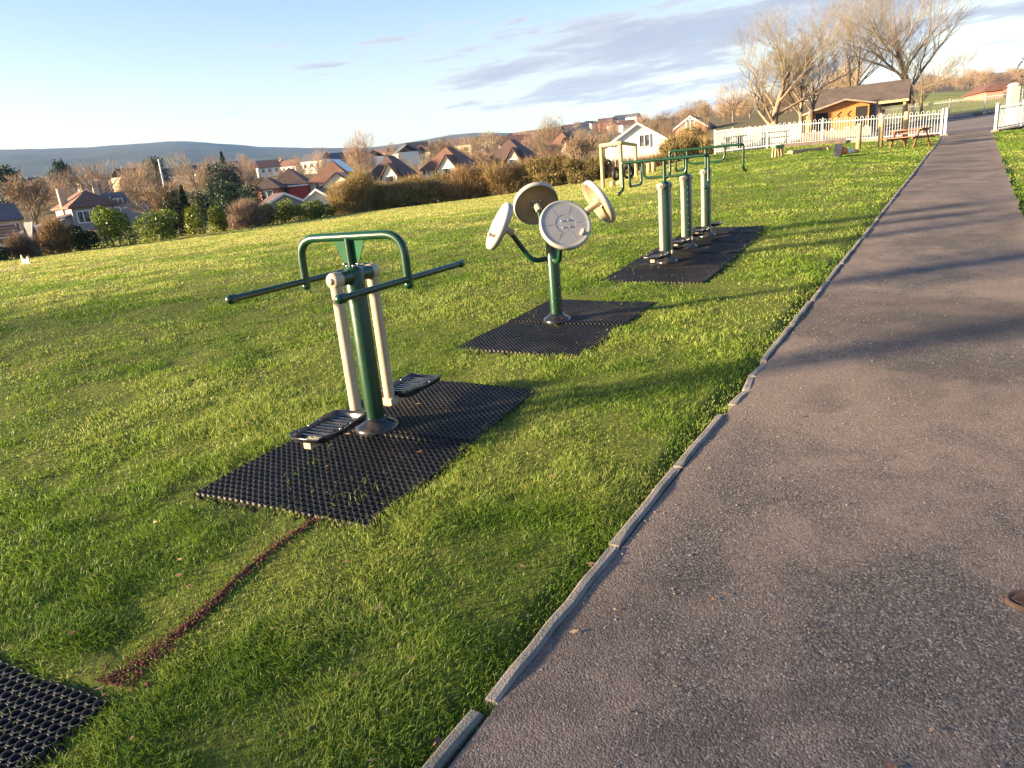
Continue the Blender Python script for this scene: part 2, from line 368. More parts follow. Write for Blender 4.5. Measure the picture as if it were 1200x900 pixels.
m, t, b = nt('bare_soil'); P = N(t, 'ShaderNodeNewGeometry').outputs['Position']
t.links.new(ramp(t, noise(t, P, 30, 6, .7), [(.3, (.012,.010,.008)), (.6, (.05,.037,.025)), (.8, (.10,.075,.05))]), b.inputs['Base Color']); b.inputs['Roughness'].default_value = .95
bump(t, b, noise(t, P, 60, 4, .7), .8, .01); M['soil'] = m
m, t, b = nt('red_soil'); P = N(t, 'ShaderNodeNewGeometry').outputs['Position']
t.links.new(ramp(t, noise(t, P, 40, 6, .7), [(.3, (.07,.022,.016)), (.55, (.20,.062,.042)), (.8, (.30,.12,.08))]), b.inputs['Base Color']); b.inputs['Roughness'].default_value = .95
bump(t, b, noise(t, P, 70, 4, .7), .9, .012); M['redsoil'] = m

# ------------------------------------------------------------------ ground sheet
azs = np.concatenate([np.arange(-180, -60, 4.), np.arange(-60, 66, .5), np.arange(66, 180, 4.)]); azs = np.radians(azs)
rs = np.concatenate([[.25], np.exp(np.linspace(math.log(.45), math.log(4900), 330))])
AZ, RR = np.meshgrid(azs, rs); X = RR*np.sin(AZ); Y = RR*np.cos(AZ)
Z = Hn(X, Y)
lump = (fbm(X*1.9, Y*1.9, 3, 3)-.44)*.05*np.clip(RR/3, .4, 1)*(RR < 70)
s_, t_ = st(X, Y); onp = (t_ > -.12) & (t_ < pathw(s_)+.15) & (s_ < 41) & (s_ > -60)
ony = inpoly(X, Y, YARD)
lump = lump*np.clip((np.abs(t_-.9)-1.0)/.8, 0, 1)
for m_ in MATS: lump = np.where(inmat(X, Y, m_, .15), 0, lump)
Z = Z+lump-.05*onp-.08*ony
sk = inmat(X, Y, MATS[0]) | inmat(X, Y, MATS[1]) | inmat(X, Y, MATS[2]) | inmat(X, Y, MATS[3])
Z = Z-.03*sk
# hills keep a blueish heather and woods cover, the middle slopes pasture and scrub
al = np.clip((58-RR)/6, 0, 1); azd = np.degrees(AZ)
al = np.where((azd > 9) & (azd < 60), np.clip((44-RR)/5, 0, 1), al)
al = np.where((azd < 13) & (azd > -80) & (RR > 16), np.minimum(al, 1-.8*np.clip((RR-12)/18, 0, 1)), al)
land = np.ones(X.shape+(4,)); n_ = fbm(X/130, Y/130, 21, 3)[..., None]
base = np.where(n_ > .47, np.array([.115,.10,.045]), np.array([.16,.105,.055]))
gf = ((azd > 28.5) & (azd < 40) & (RR > 90) & (RR < 430))[..., None]; base = np.where(gf, np.array([.34,.38,.08]), base)
far = (RR > 1500)[..., None]; base = np.where(far, np.array([.03,.05,.04])*(.3+1.7*n_), base)
base = np.where(((RR < 60) & (azd < 20))[..., None], np.array([.40,.34,.10]), base)  # straw yellow here paints low sunlight into the field's ground colour
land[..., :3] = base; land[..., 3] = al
nr, na = X.shape
V = np.stack([X, Y, Z], -1).reshape(-1, 3); V = np.vstack([V, [[0, 0, H(0,0)]]])
i = np.arange(nr-1)[:, None]; j = np.arange(na)[None, :]; j2 = (j+1) % na
Q = np.stack([i*na+j, i*na+j2+0*i, (i+1)*na+j2, (i+1)*na+j+0*i], -1).reshape(-1, 4)[:, ::-1]
jj = np.arange(na); T3 = np.stack([jj, np.full(na, len(V)-1), (jj+1) % na], -1)
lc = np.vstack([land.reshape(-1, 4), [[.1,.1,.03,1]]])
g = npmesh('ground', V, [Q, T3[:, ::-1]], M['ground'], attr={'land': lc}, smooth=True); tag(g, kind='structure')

# path strip
ss = np.concatenate([np.arange(-14, 12, .1), np.arange(12, 41.2, .25)]); K = 22
tt = np.linspace(0, 1, K+1); SS, TT = np.meshgrid(ss, tt, indexing='ij'); TW = TT*pathw(SS)
wob = (fbm(SS*1.3, TW*0+3, 8, 3)-.45)*.12*(TT > .99); TW2 = TW+wob
XX = K0[0]+KD[0]*SS+KN[0]*TW2; YY = K0[1]+KD[1]*SS+KN[1]*TW2
ZZ = Hn(XX, YY)+.004+(fbm(XX*1.2, YY*1.2, 4, 3)-.45)*.012
dust = np.maximum(np.exp(-(TW/.16)**2)*(.35+.9*fbm(SS*.9, TW*2, 12, 3)), np.exp(-((pathw(SS)-TW)/.22)**2)*.9)
n = K+1; i = np.arange(len(ss)-1)[:, None]; j = np.arange(K)[None, :]
Q = np.stack([i*n+j, i*n+j+1, (i+1)*n+j+1, (i+1)*n+j], -1).reshape(-1, 4)
p = npmesh('path', np.stack([XX, YY, ZZ], -1).reshape(-1, 3), [Q], M['path'], attr={'dust': dust.ravel()}, smooth=True); tag(p, kind='structure')
# yard beyond the gate
gx = np.arange(11, 42, .3); gy = np.arange(32, 62, .3); GX, GY = np.meshgrid(gx, gy, indexing='ij'); n = len(gy)
i = np.arange(len(gx)-1)[:, None]; j = np.arange(n-1)[None, :]
cin = inpoly(GX[:-1, :-1]+.15, GY[:-1, :-1]+.15, YARD)
Q = np.stack([i*n+j, (i+1)*n+j, (i+1)*n+j+1, i*n+j+1], -1)[cin]
p = npmesh('yard_surface', np.stack([GX, GY, Hn(GX, GY)+.012], -1).reshape(-1, 3), [Q], M['yard'], attr={'dust': (.2*fbm(GX, GY, 2)).ravel()}, smooth=True); tag(p, kind='structure')

# kerb of concrete edging lengths
kb = MB(); s0 = -4.0
def kerbpiece(a, b, off=0, lift=0, w=.046, tw=0):
    prof = [(-w/2, -.1), (-w/2, .004), (-w/2+.010, .012), (w/2-.012, .012), (w/2, .004), (w/2, -.1)]
    k = max(2, int((b-a)/.12)); V = []
    for q in range(k+1):
        s = a+(b-a)*q/k
        x, y = ks(s, -.028+off+tw*(q/k-.5)); zz = H(x, y)+.006+lift+random.uniform(-.002, .002)
        sh = .0 if 0 < q < k else -.006
        jx = random.uniform(-.003, .003)
        for (t, h) in prof:
            x, y = ks(s, -.028+off+tw*(q/k-.5)+t+jx*(h > 0)); V.append((x, y, zz+h+(sh if h > .01 else 0)+random.uniform(-.0015, .0015)))
    np_ = len(prof); Fc = [(q*np_+i, q*np_+(i+1) % np_, (q+1)*np_+(i+1) % np_, (q+1)*np_+i) for q in range(k) for i in range(np_)]
    Fc += [tuple(range(np_)), tuple(range(k*np_+np_-1, k*np_-1, -1))]; kb.add(V, [f[::-1] for f in Fc])
cuts = [(-4, -3.1), (-3.08, -2.15), (-2.13, -1.2), (-1.18, -.27), (-.25, .14), (.20, 1.12), (1.14, 1.9), (1.92, 2.66)]
for k, (a, b) in enumerate(cuts): kerbpiece(a, b, off=[0,0,0,0,-.014,.004,-.003,.003][k], tw=random.uniform(-.012, .012))
for a, b, o_, tw in [(2.84, 3.09, .030, .02), (3.11, 3.36, .024, -.025), (3.39, 3.68, .012, .025)]: kerbpiece(a, b, off=o_, lift=-.004, w=.05, tw=tw)
a = 3.74
while a < 38.6:
    b = min(a+.905, 38.6); kerbpiece(a, b, off=random.uniform(-.006, .006), lift=random.uniform(-.004, .003), tw=random.uniform(-.012, .012)); a = b+.012
tag(kb.build('kerb', M['kerb']), kind='structure')

# ------------------------------------------------------------------ rubber ring mats on bare soil
def ringmat(m, label):
    u, v = uvec(m['az']); B = np.array(m['B']); a = .04; h = .018
    nu = int(m['L']/a); nv = int(m['Wd']/a)
    c = a*.29; o8 = np.array([(-a/2+c,-a/2),(a/2-c,-a/2),(a/2,-a/2+c),(a/2,a/2-c),(a/2-c,a/2),(-a/2+c,a/2),(-a/2,a/2-c),(-a/2,-a/2+c)])
    ri = a*.395; ang = np.radians(np.arange(8)*45-112.5); i8 = np.stack([np.cos(ang)*ri, np.sin(ang)*ri], -1)
    sc = .90; tpl = np.vstack([o8, i8, i8*1.02, o8]); zz = np.array([0]*8+[0]*8+[-h]*8+[-h]*8, float)
    zz[:8] += 0; tplq = []
    for k in range(8):
        k2 = (k+1) % 8
        tplq += [(k, k2, 8+k2, 8+k), (8+k, 8+k2, 16+k2, 16+k)]
        tplq += [(k2, k, 24+k, 24+k2)]
    tplq = np.array(tplq)
    I, J = np.meshgrid(np.arange(nu), np.arange(nv), indexing='ij'); I = I.ravel(); J = J.ravel()
    ca = (I+.5)*a; cb = (J+.5)*a
    A = ca[:, None]+tpl[None, :, 0]; Bb = cb[:, None]+tpl[None, :, 1]
    # slight bagginess of the edges
    A2 = A+.02*(vnoise(Bb*1.6, A*0+2, 5)-.5)*1.0; B2 = Bb+.035*(vnoise(A*1.3, Bb*0+7, 6)-.5)
    x = B[0]+u[0]*A2-v[0]*B2; y = B[1]+u[1]*A2-v[1]*B2
    z = Hn(x, y)+h-.004+zz[None, :]+(fbm(x*2.1, y*2.1, 31, 2)-.38)*.035
    mid = m['L']/2 if m['L'] < 3 else None
    for sm in ([mid] if mid else [m['L']*.2, m['L']*.42, m['L']*.64, m['L']*.84]):
        d = A-sm; z = z+.016*np.exp(-(d/.05)**2)-.008*np.exp(-((d+.06)/.05)**2)
    V = np.stack([x, y, z], -1).reshape(-1, 3)
    Q = (np.arange(len(I))[:, None, None]*32+tplq[None]).reshape(-1, 4)
    mo = npmesh('rubber_mat', V, [Q], M['rubber']); tag(mo, label, 'rubber mat', 'black rubber ring mats laid in the grass')
    q = MB(); nn = int(m['L']/.15)+1; V = []; Fc = []
    for k in range(nn+1):
        for l in range(9):
            aa = -.03+(m['L']+.06)*k/nn; bb = -.03+(m['Wd']+.06)*l/8; x = B[0]+u[0]*aa-v[0]*bb; y = B[1]+u[1]*aa-v[1]*bb; V.append((x, y, H(x, y)-.008))
    for k in range(nn):
        for l in range(8): Fc.append((k*9+l, (k+1)*9+l, (k+1)*9+l+1, k*9+l+1))
    q.add(V, Fc); tag(q.build('soil', M['soil']), kind='structure')
    return mo
ml = ['black rubber ring mat in the lower corner with nothing standing on it', 'black rubber ring mat under the pendulum stepper with beige legs',
      'black rubber ring mat under the four disc wheel spinner', 'long black rubber ring mat under the row of three green posts']
for m_, l_ in zip(MATS, ml): ringmat(m_, l_)
# rubber caps along the edges of the nearest mat
# red soil scar between the first two mats
q = MB(); a0 = np.array([-1.43, 2.03]); a1 = np.array([-1.0, 3.06]); pts = []
kk = 40; V = []
dd = (a1-a0)/np.linalg.norm(a1-a0); nn_ = np.array([dd[1], -dd[0]])
for k in range(kk+1):
    f = k/kk; c = a0+(a1-a0)*f+nn_*.02*math.sin(f*7); w = .001+.005*float(vnoise(k*.35, 1, 3))
    if k in (0, kk): w = .003
    for sg, zz in ((-1, -.006), (0, .010), (1, -.006)): x, y = c+nn_*w*sg; V.append((x, y, H(x, y)+zz-.002))
q.add(V, [(k*3+l, k*3+l+1, (k+1)*3+l+1, (k+1)*3+l) for k in range(kk) for l in (0, 1)]); tag(q.build('soil', M['redsoil']), kind='structure')

rg = np.random.RandomState(8); n = 2600; f = rg.rand(n); f = np.where(rg.rand(n) < .45, f**2*.5, f); off = rg.normal(0, .017, n)*(1+1.3*(f < .22)*(1-f)); wig = .02*np.sin(f*7)
cx = a0[0]+(a1-a0)[0]*f+nn_[0]*(off+wig); cy = a0[1]+(a1-a0)[1]*f+nn_[1]*(off+wig); sz = rg.gamma(2, .0012, n)+.001; cz = Hn(cx, cy)+(fbm(cx*1.9, cy*1.9, 3, 3)-.44)*.05*.8+.004+rg.rand(n)*.006; a_ = rg.rand(n)*6.28
V = np.stack([np.stack([cx+sz*(b0*np.cos(a_)-b1*np.sin(a_)), cy+sz*(b0*np.sin(a_)+b1*np.cos(a_)), cz+sz*b2], -1) for b0, b1, b2 in ((1,0,0),(-.4,.9,0),(-.6,-.8,0),(.1,0,.9))], 1).reshape(-1, 3); o = np.arange(n)*4
tag(npmesh('soil_crumbs', V, [np.concatenate([np.stack([o, o+1, o+3], -1), np.stack([o+1, o+2, o+3], -1), np.stack([o+2, o, o+3], -1)])], M['redsoil']), kind='stuff')
# ------------------------------------------------------------------ grass blades and litter (nobody could count them)
def grass():
    rng = np.random.RandomState(5); N0 = 950000
    # sample r with density 1/r beyond 3 m (constant per pixel), uniform nearer
    uu = rng.rand(N0); r = np.where(uu < .17, np.sqrt(1.0+(9-1.0)*rng.rand(N0)), 3*np.exp(rng.rand(N0)*math.log(50/3)))
    az = np.radians(rng.uniform(-47, 44, N0)); x = r*np.sin(az); y = r*np.cos(az)
    s, t = st(x, y); k = ~((t > .0) & (t < pathw(s)-.03) & (s < 40)); k &= ~((t > -.056) & (t <= 0) & (s < 38.6) & ~((s > 2.66) & (s < 2.86)) & ~((s > .14) & (s < .20)) & (rng.rand(N0) > np.where(t < -.035, .45, .10)))
    k &= ~inpoly(x, y, YARD)
    for m_ in MATS: k &= ~(inmat(x, y, m_, -.018) & (rng.rand(N0) > .03))
    # scar
    ax = (x-a0[0])*dd[0]+(y-a0[1])*dd[1]; ay = (x-a0[0])*nn_[0]+(y-a0[1])*nn_[1]
    k &= ~((ax > 0) & (ax < 1.12) & (np.abs(ay-.02*np.sin(ax/1.12*7)) < .018) & (rng.rand(N0) > .8))
    k &= ~((r > 40) & (np.degrees(az) > 12))
    cl = fbm(x*3.4, y*3.4, 41, 3)/.875; cl2 = fbm(x*.9, y*.9, 44, 3)/.875
    dens = np.clip((cl-.2)*2.6, .42, 1)*np.clip((cl2-.1)*2.4, .6, 1)
    near = np.clip((r-1)/2.2, 0, 1)
    k &= rng.rand(N0) < np.where(r < 25, dens, 1)
    x = x[k]; y = y[k]; r = r[k]; cl = cl[k]; cl2 = cl2[k]; n = len(x); tk = st(x, y)[1]
    hgt = (.012+.027*cl**1.8*1.6)*rng.uniform(.5, 1.35, n)*np.clip(1+.012*r, 1, 1.5)*(.75+.5*cl2)*np.clip(.45+np.maximum(-tk-.03, tk-1.75)*3.2, .45, 1)
    wd = np.maximum(.0028, .00085*r)*rng.uniform(.7, 1.35, n)
    yaw = rng.uniform(0, 2*PI, n); wx = np.cos(yaw); wy = np.sin(yaw)
    # combed to one side in clumps
    ld = vnoise(x*2.3, y*2.3, 51)*4*PI+rng.normal(0, 1.4, n); lean = rng.uniform(.3, 1.25, n)*hgt
    lx = np.cos(ld)*lean; ly = np.sin(ld)*lean
    z = Hn(x, y)+(fbm(x*1.9, y*1.9, 3, 3)-.44)*.05*np.clip(r/3, .4, 1)*np.clip((np.abs(st(x, y)[1]-.9)-1.0)/.8, 0, 1)-.004
    P0 = np.stack([x-wx*wd/2, y-wy*wd/2, z], -1); P1 = np.stack([x+wx*wd/2, y+wy*wd/2, z], -1)
    P2 = np.stack([x-wx*wd*.4+lx*.35, y-wy*wd*.4+ly*.35, z+hgt*.62], -1); P3 = np.stack([x+wx*wd*.4+lx*.35, y+wy*wd*.4+ly*.35, z+hgt*.62], -1)
    P4 = np.stack([x+lx, y+ly, z+hgt*rng.uniform(.75, 1.0, n)], -1)
    V = np.stack([P0, P1, P2, P3, P4], 1).reshape(-1, 3); o = np.arange(n)*5
    Q = np.stack([o, o+1, o+3, o+2], -1); T = np.stack([o+2, o+3, o+4], -1)
    dry_sunlit = np.clip((fbm(x*1.1, y*1.1, 61, 3)/.875-.40)*1.9, 0, .42)+np.clip((r-8)/22, 0, 1)*.50*(np.degrees(np.arctan2(x, y)) < 14)  # random dry patches, plus far-left sunlight painted as yellower blades
    tone = np.clip(np.where(r < 9, rng.beta(2.2, 3.2, n), rng.beta(4.4, 6.4, n))*.75+dry_sunlit+(rng.rand(n) < .05)*np.where(r < 8, .5, .15), 0, 1)
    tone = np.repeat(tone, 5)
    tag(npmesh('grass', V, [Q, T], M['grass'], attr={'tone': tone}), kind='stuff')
grass()
def litter():
    rng = np.random.RandomState(9); n = 240; r = 1.5*np.exp(rng.rand(n)*math.log(14)); az = np.radians(rng.uniform(-38, 36, n)); x = r*np.sin(az); y = r*np.cos(az)
    s, t = st(x, y); onp = (t > 0) & (t < pathw(s)); k = (~onp) | (rng.rand(n) < .25); x, y, r, onp = x[k], y[k], r[k], onp[k]; n = len(x)
    sz = rng.uniform(.006, .020, n); a = rng.rand(n)*6.28; z = Hn(x, y)+np.where(onp, .010, .03)
    c, s_ = np.cos(a), np.sin(a); V = []
    for (p_, q_, dz) in ((-1, 0, .2), (0, -.45, .0), (1.1, 0, .35), (0, .5, .3)):
        V.append(np.stack([x+sz*(p_*c-q_*s_), y+sz*(p_*s_+q_*c), z+sz*dz], -1))
    V = np.stack(V, 1).reshape(-1, 3); o = np.arange(n)*4
    tag(npmesh('dead_leaves', V, [np.stack([o, o+1, o+2, o+3], -1)], M['litter'], attr={'tone': np.repeat(rng.rand(n), 4)}), kind='stuff')
litter()
def grit():
    rng = np.random.RandomState(19); n = 5200; s = rng.uniform(-1.5, 14, n); t = np.abs(rng.normal(0, .5, n)); t = np.where(rng.rand(n) < .35, rng.rand(n)*1.8, t); k = t < 1.75; s, t = s[k], t[k]; n = len(s)
    x = K0[0]+KD[0]*s+KN[0]*t; y = K0[1]+KD[1]*s+KN[1]*t; sz = rng.gamma(2, .0009, n)+.001; z = Hn(x, y)+.006
    base_ = np.array([(1,0,0),(-.3,.9,0),(-.6,-.8,0),(0,0,.9)]); a = rng.rand(n)*6.28; c, q_ = np.cos(a), np.sin(a)
    V = np.stack([np.stack([x+sz*(b_[0]*c-b_[1]*q_), y+sz*(b_[0]*q_+b_[1]*c), z+sz*b_[2]], -1) for b_ in base_], 1).reshape(-1, 3); o = np.arange(n)*4
    T = np.concatenate([np.stack([o, o+1, o+3], -1), np.stack([o+1, o+2, o+3], -1), np.stack([o+2, o, o+3], -1)])
    tag(npmesh('gravel', V, [T], M['stone'], attr={'tone': np.repeat(rng.rand(n), 4)}), kind='stuff')
grit()

# ------------------------------------------------------------------ exercise equipment
def arc(c, r, a0, a1, ax1, ax2, n=7):
    return [Vector(c)+Vector(ax1)*r*math.cos(a0+(a1-a0)*k/n)+Vector(ax2)*r*math.sin(a0+(a1-a0)*k/n) for k in range(n+1)]
def rounded(pts, r, n=6):
    P = [Vector(p) for p in pts]; out = [P[0]]
    for k in range(1, len(P)-1):
        a = (P[k-1]-P[k]); b = (P[k+1]-P[k]); d = min(r, a.length*.48, b.length*.48); p0 = P[k]+a.normalized()*d; p1 = P[k]+b.normalized()*d
        for q in range(n+1):
            f = q/n; out.append(p0*(1-f)**2+P[k]*2*f*(1-f)+p1*f*f)
    out.append(P[-1]); return out
# local frame of every machine: +Y along the mat (u), +X to its right (v), rotation -az
def base_cover(root, r=.138):
    b = MB(); b.lathe([(.062,.075),(.066,.072),(.072,.058),(r*.72,.045),(r*.93,.03),(r,.012),(r*1.0,-.03),(.02,-.03)][::-1], 36)
    return b.build('base_cover', M['black'], root)
def post(root, h, r=.058):
    b = MB(); b.lathe([(.01,-.1),(r,-.1),(r,.02),(r,h-.02),(r*.9,h-.004),(r*.5,h+.008),(.004,h+.012)], 28); return b.build('post', M['green'], root)
def footplate(root, x, y, z, flip=1):
    L, Wd = .42, .25
    o8 = [(-.5,-.36),(-.45,-.47),(-.25,-.5),(.05,-.5),(.3,-.5),(.44,-.47),(.5,-.36),(.5,.36),(.44,.47),(.3,.5),(.05,.5),(-.25,.5),(-.45,.47),(-.5,.36)]
    P = [(p[1]*Wd, p[0]*L*flip) for p in o8]; 
    if flip < 0: P = P[::-1]
    n = len(P); b = MB(); b.M = Matrix.Translation((x, y, z))
    wob = [.034,.034,.034,.018,.026,.032,.014,.014,.032,.026,.018,.034,.034,.034]
    V = []
    for sc, hh in ((.90, 0), (.93, .5), (.96, 1.0), (1.02, 1.0), (.98, .4), (.95, -.25)):
        for k, p in enumerate(P): V.append((p[0]*sc, p[1]*sc, wob[k]*hh if hh > 0 else -.012*(hh < 0)))
    Fc = [(i*n+k, i*n+(k+1) % n, (i+1)*n+(k+1) % n, (i+1)*n+k) for i in range(5) for k in range(n)]
    b.add(V, Fc, True); b.add(V[:n], [tuple(range(n))]); b.add(V[-n:], [tuple(range(n-1, -1, -1))])
    for k in range(8): b.box((0, (-.33+.66*k/7)*L, .005), (Wd*.66, .018, .014), bev=.003)
    tray = b.build('footplate', M['black'], root)
    for sx in (-1, 1):
        for k in (-.3, -.1, .12): s = MB(); s.ball((x+sx*Wd*.455, y+k*L, z+.02), .006, 8); s.build('screw', M['steel'], tray)
    return tray
def pendulum(root, sy, zh, zb, reach=.24):
    """swinging leg on the side sy (+1 far, -1 near) with its plate"""
    y = sy*.165
    hubm = Matrix.Translation((0, sy*.135, zh)) @ Matrix.Rotation(-sy*PI/2, 4, 'X')
    b = MB(); b.lathe([(.01,0),(.043,0),(.046,.006),(.046,.050),(.042,.060),(.026,.067),(.004,.069)], 24, hubm)
    b.build('pendulum_hub', M['beige'], root)
    c = MB(); c.lathe([(.002,.066),(.020,.066),(.020,.072),(.010,.079),(.002,.080)], 16, hubm); c.build('hub_cap', M['steel' if sy > 5 else 'beige'], root)
    l = MB(); l.tube([(0, y, zh-.03), (0, y, zb+.0)], .034, 20); leg = l.build('swing_leg', M['beige'], root)
    f = MB(); f.box((0, y+sy*.20, zb-.022), (.055, .47, .035), bev=.004); f.box((0, y, zb-.01), (.09, .085, .045), bev=.006); f.build('foot_bracket', M['beige'], root)
    footplate(root, 0, sy*(.165+reach), zb+.012, sy)
def walker(root, hpost, zb=.13, sep=True):
    post(root, hpost); base_cover(root)
    b = MB(); b.tube([(0,-.135,hpost-.045),(0,.135,hpost-.045)], .042, 24); b.build('axle_housing', M['green'], root)
    for sy in (-1, 1): pendulum(root, sy, hpost-.045, zb)
AZE = 28
def mloc(x, y): return (x, y, H(x, y)+.012)
# 1: pendulum stepper with hoop
r1 = thing('pendulum_stepper', 'green and beige pendulum stepper with arched hoop and two long handlebars', 'exercise machine', mloc(-.854, 4.14), -R(AZE))
walker(r1, .985, .135)
g0 = .0
hp = MB(); hp.tube(rounded([(-.375,0,.885),(-.375,0,1.165),(.375,0,1.165),(.375,0,.885)], .13, 9), .0245, 18)
for sx in (-1, 1): hp.ball((sx*.375, 0, .885), .026, 14)
hp.build('hoop_handle', M['green'], r1)
for sx in (-1, 1):
    hb = MB(); hb.tube([(sx*.375,-.58,.915),(sx*.375,.58,.915)], .0185, 16); ho = hb.build('handlebar', M['green'], r1)
    for sy in (-1, 1): e = MB(); e.tube([(sx*.375, sy*.555, .915), (sx*.375, sy*.585, .915)], .0255, 16); e.ball((sx*.375, sy*.585, .915), .0255, 14); e.build('end_cap', M['green'], ho)
gp = MB(); gp.M = Matrix.Translation((0, .003, 0)) @ Matrix.Rotation(PI/2, 4, 'X'); gp.prism([(-.045,1.0),(.045,1.0),(.115,1.15),(-.115,1.15)], .006); gp.build('gusset_plate', M['green_flat'], r1)
st_m = MB(); st_m.tube([(0,-.012,.95),(0,-.012,1.155)], .019, 14); st_m.build('stem', M['green'], r1)
def dots(root, name, pts, r, mat='steel'):
    for p_ in pts: b = MB(); b.ball(p_, r, 8); b.build(name, M[mat], root)
dots(r1, 'bolt', [(-.05,-.012,1.01),(.05,-.012,1.01),(-.022,-.02,1.0),(.022,-.02,1.0)], .009)
# 2: four disc spinner
r2 = thing('wheel_spinner', 'green post with four tilted beige turning discs on curved arms', 'exercise machine', mloc(.47, 6.43), R(11))
gz = r2.location.z
post(r2, .80, .056); base_cover(r2, .13)
dots(r2, 'bolt', [(.030,-.048,.12+k*.095) for k in range(6)]+[(-.038,-.042,.10+k*.095) for k in range(6)], .0045)
def disc(dirx, diry, rad, zc, elev=30):
    d = Vector((dirx, diry, 0)); c = d*rad+Vector((0, 0, zc)); e = R(elev); nrm = (d*math.cos(e)+Vector((0,0,math.sin(e)))).normalized()
    q = nrm.to_track_quat('Z', 'Y').to_matrix().to_4x4(); Mx = Matrix.Translation(c) @ q
    a = MB(); back = c-nrm*.10
    pts = rounded([d*.02+Vector((0,0,zc-.33)), d*.19+Vector((0,0,zc-.345)), back-nrm*.02], .17, 10)
    a.tube(pts, .0225, 16); arm = a.build('arm', M['green'], r2)
    sl = MB(); sl.tube([back-nrm*.05, c-nrm*.005], .031, 18); sl.build('disc_sleeve', M['beige'], arm)
    bk_ = MB(); bk_.lathe([(.01,-.010),(.08,-.010),(.19,-.016),(.203,-.038),(.204,-.010),(.01,-.006)], 48, Mx); bk_.build('disc_back', M['disc_back'], r2)
    b = MB(); b.lathe([(.01,-.004),(.203,-.006),(.206,-.042),(.213,-.044),(.219,-.010),(.216,.008),(.208,.014),(.198,.011),(.13,.007),(.06,.009),(.003,.009)], 48, Mx)
    for k in range(6):     # faint raised sectors on the face
        t0 = 2*PI*k/6; P = [(.085*math.cos(t0+.03+.98*q_/5), .085*math.sin(t0+.03+.98*q_/5)) for q_ in range(6)]+[(.18*math.cos(t0+.02+1.0*q_/5), .18*math.sin(t0+.02+1.0*q_/5)) for q_ in range(5, -1, -1)]
        b.prism(P[::-1], .0015, Mx @ Matrix.Translation((0,0,.0085)))
        b.box((.12*math.cos(t0), .12*math.sin(t0), -.016), (.13, .006, .012), rz=t0) if False else None
    dd_ = b.build('disc', M['disc'], r2)
    for k in range(8):
        pass
    kn = MB(); kn.lathe([(.002,.0),(.020,.0),(.014,.012),(.013,.034),(.019,.040),(.020,.055),(.013,.065),(.002,.067)], 16, Mx @ Matrix.Translation((.155*math.cos(-.7), .155*math.sin(-.7), .01))); kn.build('knob', M['beige'], dd_)
    for k in range(4):
        s = MB(); s.M = Mx; s.lathe([(.001,.0),(.008,.0),(.007,.004),(.001,.005)], 8, Matrix.Translation((.042*math.cos(PI/4+k*PI/2), .042*math.sin(PI/4+k*PI/2), .0095))); s.build('screw', M['steel'], dd_)
        s = MB(); s.M = Mx; s.lathe([(.001,-.03),(.010,-.03),(.010,-.0),(.001,-.0)], 8, Matrix.Translation((.05*math.cos(PI/4+k*PI/2), .05*math.sin(PI/4+k*PI/2), 0))); s.build('screw', M['steel'], dd_)
for dx_, dy_, z_ in ((0,-1,.875+.02),(-1,0,.90+.01),(0,1,1.05),(1,0,1.03)): disc(dx_, dy_, .475, z_)
# 3: row of three post stations
def rails(root, h, left=True, right=1):
    z = h+.265
    sm = MB(); sm.tube([(0,0,h-.02),(0,0,z)], .022, 16); sm.build('stem', M['green'], root)
    for sx in (-1, 1): b = MB(); b.tube(rounded([(0,0,h+.06),(sx*.27,0,h+.06),(sx*.27,0,z)], .12, 8), .016, 14); b.build('brace', M['green'], root)
    for sy in (-1, 1): b = MB(); b.tube([(-.50,sy*.035,z),(.50,sy*.035,z)], .0185, 14); b.build('top_rail', M['green'], root)
    for sx in (-1, 1):
        hk = 1 if (right < 0 and sx > 0) else -1
        b = MB(); b.tube(rounded([(sx*.47,hk*.0,z),(sx*.53,0,z),(sx*.53,0,z-.33),(sx*.53,hk*.17,z-.36)], .06, 6), .018, 14); b.ball((sx*.53, hk*.17, z-.36), .024, 12); b.build('handle', M['green'], root)
    b = MB(); b.tube(rounded([(-.45,.03,z-.01),(-.45,.03,z-.29),(-.45,.50,z-.29),(-.45,.50,z-.02),(-.40,.03,z)], .06, 6), .0165, 14); b.build('loop_handle', M['green'], root)
labs = ['nearest of three green post swing walkers, with twin top rail and hooked handles', 'middle green post swing walker in the row of three, without a top rail', 'farthest of three green post swing walkers, its rail reaching past the mat']
for k, (x, y) in enumerate(((2.08, 8.93), (2.60, 9.90), (3.12, 10.77))):
    rt = thing('post_walker', labs[k], 'exercise machine', mloc(x, y), -R(29), 'swing walkers on the long mat')
    walker(rt, .975, .12)
    if k == 0: rails(rt, .975, right=1)
    if k == 2: rails(rt, 1.0, right=-1)
    if k == 1:
        sm = MB(); sm.tube([(0,0,.96),(0,0,1.08)], .02, 14); sm.build('stem', M['green'], rt)
        dots(rt, 'bolt', [(.030,-.048,.25+q_*.08) for q_ in range(8)], .005)
# rusty lid at the path edge
def ground_hit(u, v):
    d = ray(u, v); t = .0
    while EYE+d[2]*t > H(d[0]*t, d[1]*t) and t < .2: t += .00002+t*.004
    return d[0]*t, d[1]*t
x, y = ground_hit(1194, 708); rt = thing('iron_lid', 'small rusty brown iron lid set in the path by the edge of the photo', 'lid', (x+.020, y, H(x, y)+.004), .3)
b = MB(); b.lathe([(.002,.008),(.040,.010),(.046,.008),(.052,.014),(.060,.013),(.064,.002),(.064,-.01),(.002,-.01)][::-1], 30, Matrix.Diagonal((1, .8, 1, 1))); b.build('plate', M['rust'], rt)
b = MB()
for k in range(-3, 4): b.box((k*.011, 0, .011), (.004, .05, .004))
b.build('tread_bars', M['rust'], rt)
